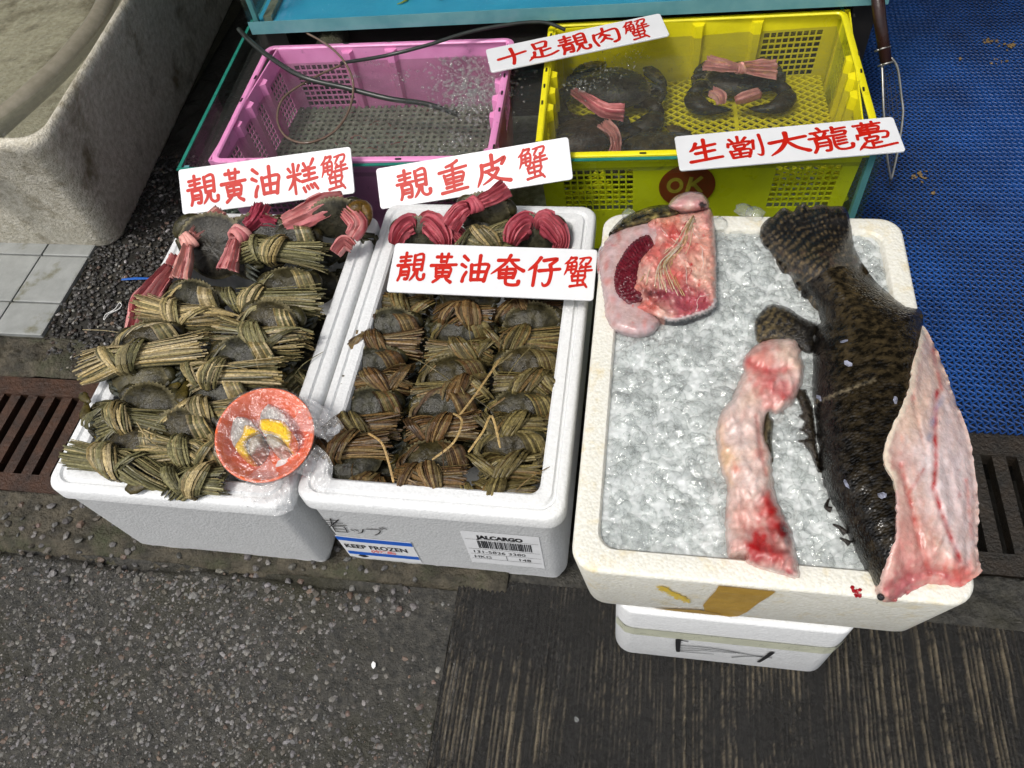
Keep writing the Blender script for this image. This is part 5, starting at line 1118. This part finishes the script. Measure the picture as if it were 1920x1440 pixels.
def cknot(e, px, py, z, R, ang, pal, seed):
    """cloth wound once round itself"""
    c = at(px, py, z); ax = Vector((math.cos(ang), math.sin(ang), .1)).normalized(); up = Vector((0, -.45, .9)); s = ax.cross(up).normalized(); u = s.cross(ax).normalized(); q = random.Random(seed); b = MB()
    for t in range(3):
        n = 10; rings = []; o = (t - 1) * R * .42
        for i in range(19):
            th = 2 * math.pi * i / 18; rr = R * (.86 + .10 * math.sin(2 * th + t)); p = c + ax * (o + .3 * R * math.sin(th + t * .6)) + s * math.cos(th) * rr + u * math.sin(th) * rr * .85; rad_ = (s * math.cos(th) + u * math.sin(th)).normalized()
            rings.append([p + ax * math.cos(v) * R * .40 + rad_ * (math.sin(v) * R * .26 + R * .05 * math.sin(3 * v + th * 2)) for v in [2 * math.pi * k / n for k in range(n)]])
        b.loft(rings, cap0=False, cap1=False, col=q.choice(pal))
    b.build('cloth_knot', M_['cloth'], e, smooth=True)
GA, GB = 'straw-tied crabs in the box by the grate', 'straw-tied crabs in the labelled box'
ZA, ZB = .288, .262
A_ = dict(group=GA, z=ZA, pal=TAN, knot_pal=TAN); 
crab('topmost straw-tied crab, with a fan of cut stalks just below the maroon cloth', GA, [(452, 462), (624, 478)], .300, OLV, TAN, 11, knot=-.03)
crab('grey-shelled crab tied in straw at the inner wall, second crab down', GA, [(455, 562), (617, 560)], .285, OLV, TAN, 12, knot=-.3)
crab('straw-tied crab with grey shiny shell beside the draped pink cloth', GA, [(270, 572), (448, 603)], .298, TAN, TAN, 13, knot=.05)
crab('straw-tied crab with thick twisted straw rope arching over its grey shell', GA, [(415, 620), (590, 636)], .300, TAN, OLV, 14, knot=.0)
crab('straw-tied crab whose pale stalks stick out over the outer rim', GA, [(152, 682), (404, 656)], .308, TAN, OLV, 15, knot=-.04, r=1.2)
crab('straw-tied crab with brown saw-edged shell and brush of cut stalks', GA, [(362, 702), (546, 690)], .300, TAN, TAN, 16, knot=-.2)
crab('green crab lying on its back with swimming paddles over the rim', GA, [(165, 735), (350, 735)], .290, OLV, OLV, 17, straw=False, shell=(.075, .066, .034), paddle=True, legs=(0, 1, 2, 3), cy=.018)
crab('straw-tied crab with braided straw below the crab on its back', GA, [(195, 778), (345, 792)], .288, OLV, TAN, 18, knot=-.12, rope=False)
crab('straw-tied crab half hidden behind the orange bowl', GA, [(345, 764), (470, 770)], .286, TAN, TAN, 19, knot=-.05)
crab('straw-tied crab with a big round knot touching the bowl', GA, [(272, 828), (414, 845)], .292, TAN, OLV, 20, knot=-.15)
crab('straw-tied crab in the front corner with green paddle on the rim', GA, [(142, 848), (342, 876)], .290, OLV, TAN, 21, knot=.06, legs=(), tilt=10)
crab('straw-tied crab at the front rim below the bowl', GA, [(300, 890), (446, 902)], .282, OLV, TAN, 22, knot=.15, legs=(), tilt=10)
crab('dim straw-tied crab low in the gap by the inner wall', GA, [(500, 712), (580, 720)], .235, OLV, OLV, 23, rope=False)
def paddle(e, px, py, z, a, sc=1.0):
    c = at(px, py, z); b = MB(); d = Vector((math.cos(a), math.sin(a), 0)); b.tube([c - d * .022 * sc, c - d * .012 * sc, c, c + d * .010 * sc, c + d * .017 * sc], [.004 * sc, .006 * sc, .0105 * sc, .0095 * sc, .002 * sc], 12, col=(.085, .066, .016), flat=.35, up=(0, -.3, 1)); b.build('paddle', M_['shell'], e, smooth=True)
for (who, px, py, z, a, s_) in (('green crab lying', 160, 772, .296, -1.2, 1.0), ('green crab lying', 342, 738, .306, -1.5, 1.1), ('green crab lying', 158, 745, .300, 2.6, .8), ('straw-tied crab in the front corner', 257, 912, .292, -2.8, 1.1)):
    paddle([o for o in C.objects if str(o.get('label', '')).startswith(who)][0], px, py, z, a, s_)
for (lb, ends, z, pal, kp, sd_, kn, kw) in (
    ('brown-straw crab partly under the sign lying on the crabs, nearest the inner wall', [(700, 572), (815, 578)], .258, GRN, GRN, 31, -.1, {}),
    ('large straw bundle propping up the sign lying on the crabs', [(808, 588), (938, 590)], .280, BRN, BRN, 32, .15, dict(rope=False)),
    ('brown-straw crab under the right end of the sign', [(945, 582), (1060, 585)], .258, BRN, BRN, 33, -.1, dict(rope=False)),
    ('reddish-brown straw crab with round olive shell beside the inner wall', [(662, 640), (800, 640)], .268, BRN, BRN, 34, -.1, {}),
    ('straw-tied crab with pale saw teeth, centre of the row below the propped sign', [(800, 655), (935, 648)], .264, GRN, GRN, 35, -.05, {}),
    ('straw-tied crab with a wide brush of stalks against the far wall', [(935, 632), (1058, 624)], .266, GRN, GRN, 36, -.2, dict(rope=False)),
    ('dark brown straw crab with whitish patch on its shell', [(630, 724), (780, 708)], .266, BRN, BRN, 37, -.08, {}),
    ('straw-tied crab with flat broad straw blades, centre of its row', [(775, 738), (925, 726)], .266, GRN, BRN, 38, -.08, {}),
    ('straw-tied crab with yellowish knot against the far wall', [(925, 718), (1045, 714)], .264, GRN, GRN, 39, -.1, {}),
    ('straw-tied crab behind the crumpled film of the bowl', [(620, 795), (766, 786)], .266, BRN, GRN, 40, -.12, {}),
    ('tangled dark straw crab with loose reddish blades in the middle', [(755, 806), (912, 792)], .266, BRN, BRN, 41, -.02, {}),
    ('straw-tied crab with bright grey shell low against the far wall', [(920, 798), (1032, 802)], .262, GRN, GRN, 42, -.1, {}),
    ('brown-straw crab with its shell tipped to the front, beside the bowl', [(576, 852), (750, 822)], .274, BRN, BRN, 43, -.05, dict(rope=False, tilt=0, cy=-.035, legs=(), claws=())),
    ('straw-tied crab with pale bundle and dark tie at the front', [(740, 894), (882, 892)], .270, BRN, BRN, 44, .05, dict(legs=(), tilt=8)),
    ('straw-tied crab with folded straw loop in the last full row', [(895, 876), (1024, 864)], .264, GRN, GRN, 45, .0, dict(legs=())),
    ('straw-tied crab wedged in the far front corner', [(884, 922), (1012, 926)], .258, GRN, GRN, 46, -.12, dict(rope=False, legs=(), claws=(), cw=.08, cd=.05, tilt=5)),
    ('dark straw-tied crab low at the front wall beside the bowl', [(640, 912), (745, 918)], .246, BRN, BRN, 47, .0, dict(rope=False, legs=(), claws=(), cw=.08, cd=.05, tilt=5))):
    crab(lb, GB, ends, z - .018, pal, kp, sd_, **{**dict(knot=kn, cw=.094, cd=.068, r=1.04), **kw})
GL = 'crabs half buried in the lower layer'
LOW = ['below the topmost crab by the inner wall', 'beside the twisted rope at the inner wall', 'in the gap above the brush of cut stalks', 'in the gap behind the bowl', 'under the crab behind the bowl', 'under the braided straw near the outer rim', 'between the upturned crab and the stalk brush',
       'under the reddish-brown straw crab', 'under the centre crab with pale saw teeth', 'right of the flat straw blades', 'right of the tangled dark straw', 'left of the tangled dark straw', 'under the wide brush of stalks', 'under the yellowish knot', 'above the front bundle with the dark tie', 'left of the folded straw loop', 'in the far front corner']
for i, (px, py, z) in enumerate(((600, 500, .22), (590, 560, .21), (575, 640, .20), (560, 700, .20), (470, 740, .21), (240, 800, .20), (330, 720, .21), (690, 660, .20), (780, 690, .20), (900, 690, .20), (900, 770, .20), (760, 770, .20), (1000, 660, .2), (1000, 750, .2), (760, 850, .2), (900, 850, .2), (980, 890, .2))):
    crab('dark bare crab in the lower layer, ' + LOW[i], GL, [(px - 45, py + rnd.uniform(-8, 8)), (px + 45, py)], z, OLV, OLV, 70 + i, straw=False, legs=(0, 2))
# crabs tied with cloth
GP = 'crabs tied with pink cloth'
e = crab('dark smooth crab tied with peach cloth at the far corner of the box', GP, [(350, 490), (450, 490)], .285, TAN, TAN, 51, straw=False, cw=.15, cd=.125, shell=(.024, .022, .018), tilt=28, legs=(), cy=.022)
cloth(e, [(418, 402, .31, .035), (380, 425, .318, .022), (360, 440, .322, .012)], PCH, 1); cknot(e, 352, 452, .322, .015, .6, PCH, 2); cloth(e, [(352, 462, .322, .016), (345, 490, .318, .026), (335, 525, .308, .034)], PCH, 3)
cloth(e, [(358, 446, .322, .010), (385, 438, .318, .016), (410, 432, .312, .012)], PCH, 4, 4)
e = crab('dark smooth crab tied with maroon and rose cloth under the leaning sign', GP, [(430, 500), (530, 505)], .282, TAN, TAN, 52, straw=False, cw=.15, cd=.125, shell=(.024, .022, .018), tilt=28, legs=(), cy=.03)
cloth(e, [(490, 388, .335, .032), (478, 410, .335, .030), (462, 425, .33, .024)], [(.30, .035, .06), (.36, .045, .08), (.26, .03, .05)], 5); cknot(e, 448, 440, .330, .017, .9, PNK, 6); cloth(e, [(442, 450, .330, .018), (434, 478, .322, .024), (425, 508, .312, .034)], PNK, 7)
cloth(e, [(470, 425, .328, .014), (495, 415, .33, .026), (520, 420, .325, .02)], [(.30, .035, .06), (.36, .045, .08)], 8, 4)
e = crab('upright crab with orange claw and rose cloth in the inner back corner', GP, [(580, 440), (690, 420)], .30, TAN, TAN, 53, straw=False, cw=.10, cd=.085, shell=(.040, .037, .025), tilt=62, cy=.02, legs=(0, 1))
cloth(e, [(535, 420, .325, .028), (570, 405, .335, .040), (610, 385, .345, .040), (645, 370, .35, .018)], PNK, 9); cloth(e, [(650, 395, .345, .022), (672, 420, .34, .030), (660, 445, .325, .022)], PNK, 10); cloth(e, [(628, 475, .31, .018), (645, 455, .318, .022), (662, 465, .312, .014)], PNK, 11)
b = MB(); 
b.tube(crom([at(655, 405, .33), at(668, 392, .345), at(682, 388, .345), at(690, 405, .34), at(684, 430, .33)], 4), [.008, .012, .014, .015, .015, .0145, .014, .013, .0125, .012, .011, .010, .009, .0075, .006, .004, .002], 12, col=(.17, .095, .02)); b.build('claw', M_['shell'], e, smooth=True)
e = crab('small crab buried under the pink cloth draped over the outer rim', GP, [(262, 590), (330, 592)], .262, TAN, TAN, 54, straw=False, cw=.09, cd=.07, legs=(), claws=())
cloth(e, [(318, 505, .297, .028), (292, 535, .305, .036), (270, 565, .306, .046), (265, 595, .298, .044), (250, 632, .290, .032)], PNK, 12, 8); cloth(e, [(320, 500, .298, .016), (330, 480, .30, .02)], PNK, 13, 4)
for (lb, ends, sd_, cxs) in (('olive crab with rose cloth over both claws beside the inner wall of its box', [(740, 470), (835, 466)], 55, (786, 441)), ('olive crab with rose cloth over both claws at the far back corner', [(955, 468), (1055, 468)], 56, (1004, 440))):
    e = crab(lb, GP, ends, .262, TAN, TAN, sd_, straw=False, cw=.100, cd=.078, shell=(.050, .047, .030), tilt=48, cy=.022, legs=(0, 1))
    X, Y = cxs
    cloth(e, [(X - 46, Y + 18, .29, .018), (X - 36, Y - 6, .305, .034), (X - 16, Y - 22, .308, .034), (X - 5, Y - 10, .295, .012)], RSE, sd_); cloth(e, [(X + 5, Y - 10, .295, .012), (X + 16, Y - 24, .308, .034), (X + 36, Y - 8, .305, .034), (X + 48, Y + 16, .29, .022), (X + 40, Y + 34, .28, .018)], RSE, sd_ + 50)
e = crab('upright crab with a big rose cloth bow below the leaning sign', GP, [(870, 425), (950, 420)], .285, TAN, TAN, 57, straw=False, cw=.095, cd=.078, shell=(.055, .05, .03), tilt=58, cy=.02, legs=(0, 1, 2))
cloth(e, [(842, 425, .318, .03), (862, 398, .335, .03), (880, 388, .343, .018)], RSE, 14); cknot(e, 888, 384, .345, .014, .5, RSE, 15); cloth(e, [(898, 380, .345, .018), (925, 368, .352, .026), (950, 352, .358, .03)], RSE, 16)
e = crab('straw-tied crab glimpsed between the rose cloths', GP, [(870, 455), (960, 440)], .275, OLV, TAN, 58, rope=False, cw=.08, cd=.06, claws=(), legs=())
cloth(e, [(835, 450, .285, .02), (855, 442, .292, .028), (868, 455, .285, .022)], RSE, 17)
# loose long stalks lying across the labelled box
for (lb, pts) in (('long pale loose stalk lying across the brown-straw crabs', [(862, 778, .30), (895, 735, .305), (938, 672, .30)]), ('loose reddish straw blade looping over the front crabs', [(690, 812, .30), (715, 830, .31), (728, 865, .30), (738, 905, .285)]), ('loose bent straw blade in the middle of the labelled box', [(810, 862, .285), (850, 830, .30), (866, 790, .305), (850, 775, .295)]), ('thin forked loose stalk between the front crabs', [(878, 848, .29), (905, 810, .30), (922, 780, .30), (938, 840, .285)])):
    b = MB(); b.strand(crom([at(*p) for p in pts], 6), .0034, .0012, Vector((0, -.3, 1)), jit((.38, .26, .11), .2)); tag(b.build('loose_stalk', M_['straw']), lb, 'straw', 'loose straw stalks')
# crabs in the yellow crate
GY = 'crabs in the yellow crate'
def crate_crab(label, c, w, yaw, tilt, sd_, shell):
    p = at(*c); d = Vector((math.cos(yaw), math.sin(yaw), 0)) * .05; e = empty('mud_crab', p, label, 'crab', GY, mat=frame_from(p - d, p + d, math.radians(tilt)))
    b = carapace(w, w * .72, w * .17, shell); b.build('carapace', M_['shell'], e, smooth=True, local=True, angle=50); k = w / .104
    for sx in (1, -1):
        b = MB(); claw(b, sx, (.050, .042, .022), k * 1.12); b.v = [Matrix.Rotation(math.pi, 4, 'Z') @ Matrix.Translation((0, -.012, .0)) @ v for v in b.v]; b.build('claw', M_['shell'], e, smooth=True, local=True)
        for j in range(3):
            b = MB(); leg(b, sx, j, (.045, .040, .022), k, paddle=(j == 2)); b.v = [Matrix.Rotation(math.pi, 4, 'Z') @ v for v in b.v]; b.build('leg', M_['shell'], e, smooth=True, local=True)
    return e
YS = (.040, .034, .020)
e = crate_crab('dark crab with a pink cloth bow facing out in the clear water', (1385, 150, .215), .145, .03, 8, 61, YS)
cloth(e, [(1325, 118, .262, .03), (1358, 124, .268, .024), (1385, 128, .272, .014)], PCH, 21); cknot(e, 1388, 128, .272, .011, .1, PCH, 22); cloth(e, [(1392, 128, .272, .014), (1425, 130, .268, .026), (1455, 132, .262, .032)], PCH, 23)
cloth(e, [(1335, 172, .235, .018), (1350, 182, .238, .02), (1352, 196, .23, .012)], PCH, 24, 4); cloth(e, [(1378, 188, .232, .012), (1395, 182, .238, .02), (1425, 172, .238, .018)], PCH, 25, 4)
e = crate_crab('dark crab half under bubbles beside the crate wall', (1150, 168, .225), .165, -.25, 12, 62, (.022, .020, .016))
cloth(e, [(1075, 172, .268, .012), (1105, 190, .276, .02), (1135, 208, .278, .026), (1170, 212, .274, .03)], PNK, 26)
e = crate_crab('brown crab nearest the front rim with pink cloth tail', (1100, 255, .222), .150, .5, 10, 63, (.045, .030, .016))
cloth(e, [(1132, 232, .268, .024), (1150, 250, .274, .018), (1155, 272, .274, .016), (1150, 298, .262, .026)], PCH, 27)
e = crate_crab('crab tucked under the sign at the crate front', (1225, 280, .215), .130, .15, 8, 64, (.060, .050, .022))

# ------------------------------------------------------------------ orange bowl under cling film
def bowl():
    c = at(497, 815, .335); n = (Vector((0, 0, CAM_H)) - c).normalized(); ax = (Vector((0, 0, 1)) * .42 + n * .66 + Vector((-.13, .05, 0))).normalized()
    m = ax.to_track_quat('Z', 'Y').to_matrix().to_4x4(); m.translation = c
    e = empty('orange_bowl', c, 'orange plastic bowl wrapped in cling film resting on the box rims', 'bowl', mat=m); R = .072; N = 56
    def ring(r, z): return [(r * math.cos(2 * math.pi * i / N), r * math.sin(2 * math.pi * i / N), z) for i in range(N)]
    b = MB(); b.loft([ring(r, z) for r, z in ((.040, -.052), (.042, -.051), (.055, -.035), (.066, -.014), (R, -.001), (R + .0015, .0015), (R, .003), (R - .003, .0012), (.062, -.014), (.051, -.032), (.038, -.047), (.012, -.048))]); b.build('bowl', M_['bowl'], e, smooth=True, local=True)
    # film: stretched over the mouth with creases, gathered down the side
    b = MB(); rs = [0, .2, .4, .6, .78, .9, 1.0, 1.03, 1.05, 1.0, .94, .9]; zs = [-.007, -.0065, -.005, -.003, -.001, .0015, .0045, .003, -.006, -.018, -.030, -.040]; N2 = 120; rings = []
    for k, (r, z) in enumerate(zip(rs, zs)):
        q = []
        for i in range(N2):
            a = 2 * math.pi * i / N2; wr = noise.noise(Vector((math.cos(a) * 5 + 9, math.sin(a) * 5, r * 1.5))) + .6 * noise.noise(Vector((math.cos(a) * 14, math.sin(a) * 14, r * 3))); amp = .0024 * min(1, r * 1.2) if r < 1 and k < 7 else .003
            q.append(((r * R + (amp * wr if k >= 7 else 0)) * math.cos(a), (r * R + (amp * wr if k >= 7 else 0)) * math.sin(a), z + amp * wr * (1 if k else 0)))
        rings.append(q)
    b.loft(rings, cap0=True, cap1=False); film = b.build('cling_film', M_['film'], e, smooth=True, local=True)
    # bunched film ends
    for (pts, w, sd_) in (([(560, 770, .335), (590, 785, .338), (615, 800, .332), (630, 815, .325)], .05, 3), ([(520, 885, .318), (490, 905, .312), (470, 925, .302), (455, 935, .298)], .045, 4), ([(515, 898, .312), (520, 925, .301), (528, 950, .290), (532, 962, .284)], .045, 5), ([(575, 860, .318), (600, 880, .305), (590, 920, .292)], .05, 6)):
        b = MB(); path = crom([at(*p) for p in pts], 6); k = len(path); n_ = 22; vs = []
        for i, p in enumerate(path):
            t = (path[min(i + 1, k - 1)] - path[max(i - 1, 0)]).normalized(); s = t.cross(Vector((0, -.4, .9))).normalized(); u = s.cross(t)
            for j in range(n_):
                g = j / (n_ - 1) - .5; vs.append(p + s * g * w * (1 - .35 * i / k) + u * (.008 * noise.noise(Vector((j * .55, i * .3, sd_))) + .004 * noise.noise(Vector((j * 1.3, i * .9, sd_)))))
        b.add(vs, [(i * n_ + j, i * n_ + j + 1, (i + 1) * n_ + j + 1, (i + 1) * n_ + j) for i in range(k - 1) for j in range(n_ - 1)]); b.build('film_end', M_['film_end'], film, smooth=True)
    T = lambda p: tr(5.5385, 400, 700, p)
    for (lb, shell, roe, pale) in (('half crab shell with orange-yellow roe, lower of two under the film', [(215, 455), (300, 455), (370, 480), (450, 560), (500, 650), (480, 760), (400, 870), (340, 870), (250, 800), (195, 720), (180, 580)], [(330, 540), (420, 560), (470, 610), (380, 660), (330, 740), (380, 850), (340, 872), (240, 800), (235, 740), (300, 640)], [(400, 660), (490, 660), (490, 740), (400, 860), (360, 780)]),
                               ('half crab shell full of yellow roe, upper of two under the film', [(570, 320), (620, 340), (700, 390), (760, 460), (815, 560), (830, 650), (790, 755), (740, 720), (600, 680), (500, 600), (480, 520), (500, 400)], [(490, 480), (560, 470), (640, 480), (730, 500), (790, 570), (828, 650), (790, 755), (740, 720), (690, 660), (600, 620), (510, 600), (480, 540)], [(560, 640), (680, 670), (740, 740), (640, 790), (560, 720)])):
        z0 = .318; h = empty('crab_half', at(*T([(500, 600)])[0], z0), lb, 'crab', 'halved crabs in the bowl')
        def zb(px, py): # stay just under the sloping film
            o = Vector((0, 0, CAM_H)); d = at(px, py, 0) - o; t_ = ((c + ax * -.017) - o).dot(ax) / d.dot(ax); return (o + d * t_).z
        blob('shell', T(shell), lambda px, py, d: zb(px, py) + prof(d, 14, .004) - .002 + .002 * nz(px, py, .2), lambda px, py, d: (1, 1, 1), M_['foil'], h, 3, 1.2, drop=.28)
        blob('roe', T(roe), lambda px, py, d: zb(px, py) + .0045 + prof(d, 8, .006) + .0015 * nz(px, py, .35), lambda px, py, d: (1, 1, 1), M_['roe'], h, 2, .8, drop=.28)
        blob('flesh', T(pale), lambda px, py, d: zb(px, py) + .001 + prof(d, 8, .005), lambda px, py, d: (.42, .40, .32), M_['flesh'], h, 3, .5, drop=.28)
bowl()
# ------------------------------------------------------------------ small litter
b = MB(); b.tube(crom([at(*p, .014) for p in ((195, 600), (205, 588), (222, 580), (228, 572), (224, 568), (215, 580), (198, 590))], 5, True), .0011, 6)
tag(b.build('rubber_band', M_['litter'], smooth=True), 'white rubber band dropped on the gravel', 'rubber band')
b = MB(); b.lump(at(700, 1247, .010), (.006, .004, .0012), .35); tag(b.build('paper_scrap', M_['litter']), 'white scrap on the dark asphalt', 'scrap')
b = MB(); b.lump(at(1081, 1349, .012), (.004, .005, .003), .3, sub=1); tag(b.build('ice_bit', M_['ice_chip'], smooth=True), 'clear bit of ice on the ribbed pavement', 'ice')
b = MB(); c0, c1 = at(228, 524, .013), at(280, 522, .013); b.strand([c0, c0.lerp(c1, .5) + Vector((0, 0, .002)), c1], .008, .0015, Vector((0, 0, 1)), (1, 1, 1)); tag(b.build('plastic_strip', M_['blue_scrap']), 'blue plastic strip on the gravel by the box', 'strip')
b = MB(); b.strand(crom([at(155, 618, .02), at(200, 620, .05), at(260, 630, .27)], 4), .002, .001, Vector((0, 0, 1)), (.4, .33, .2)); tag(b.build('loose_stalk', M_['straw']), 'single thin stalk poking out over the gravel', 'straw', 'loose straw stalks')
b = MB(); b.lump(at(625, 78, .29), (.055, .035, .03), .2, (.06, .06, .035), sub=2); tag(b.build('mossy_stone', M_['kerb'], smooth=True), 'mossy stone behind the pink crate in the tank', 'stone')
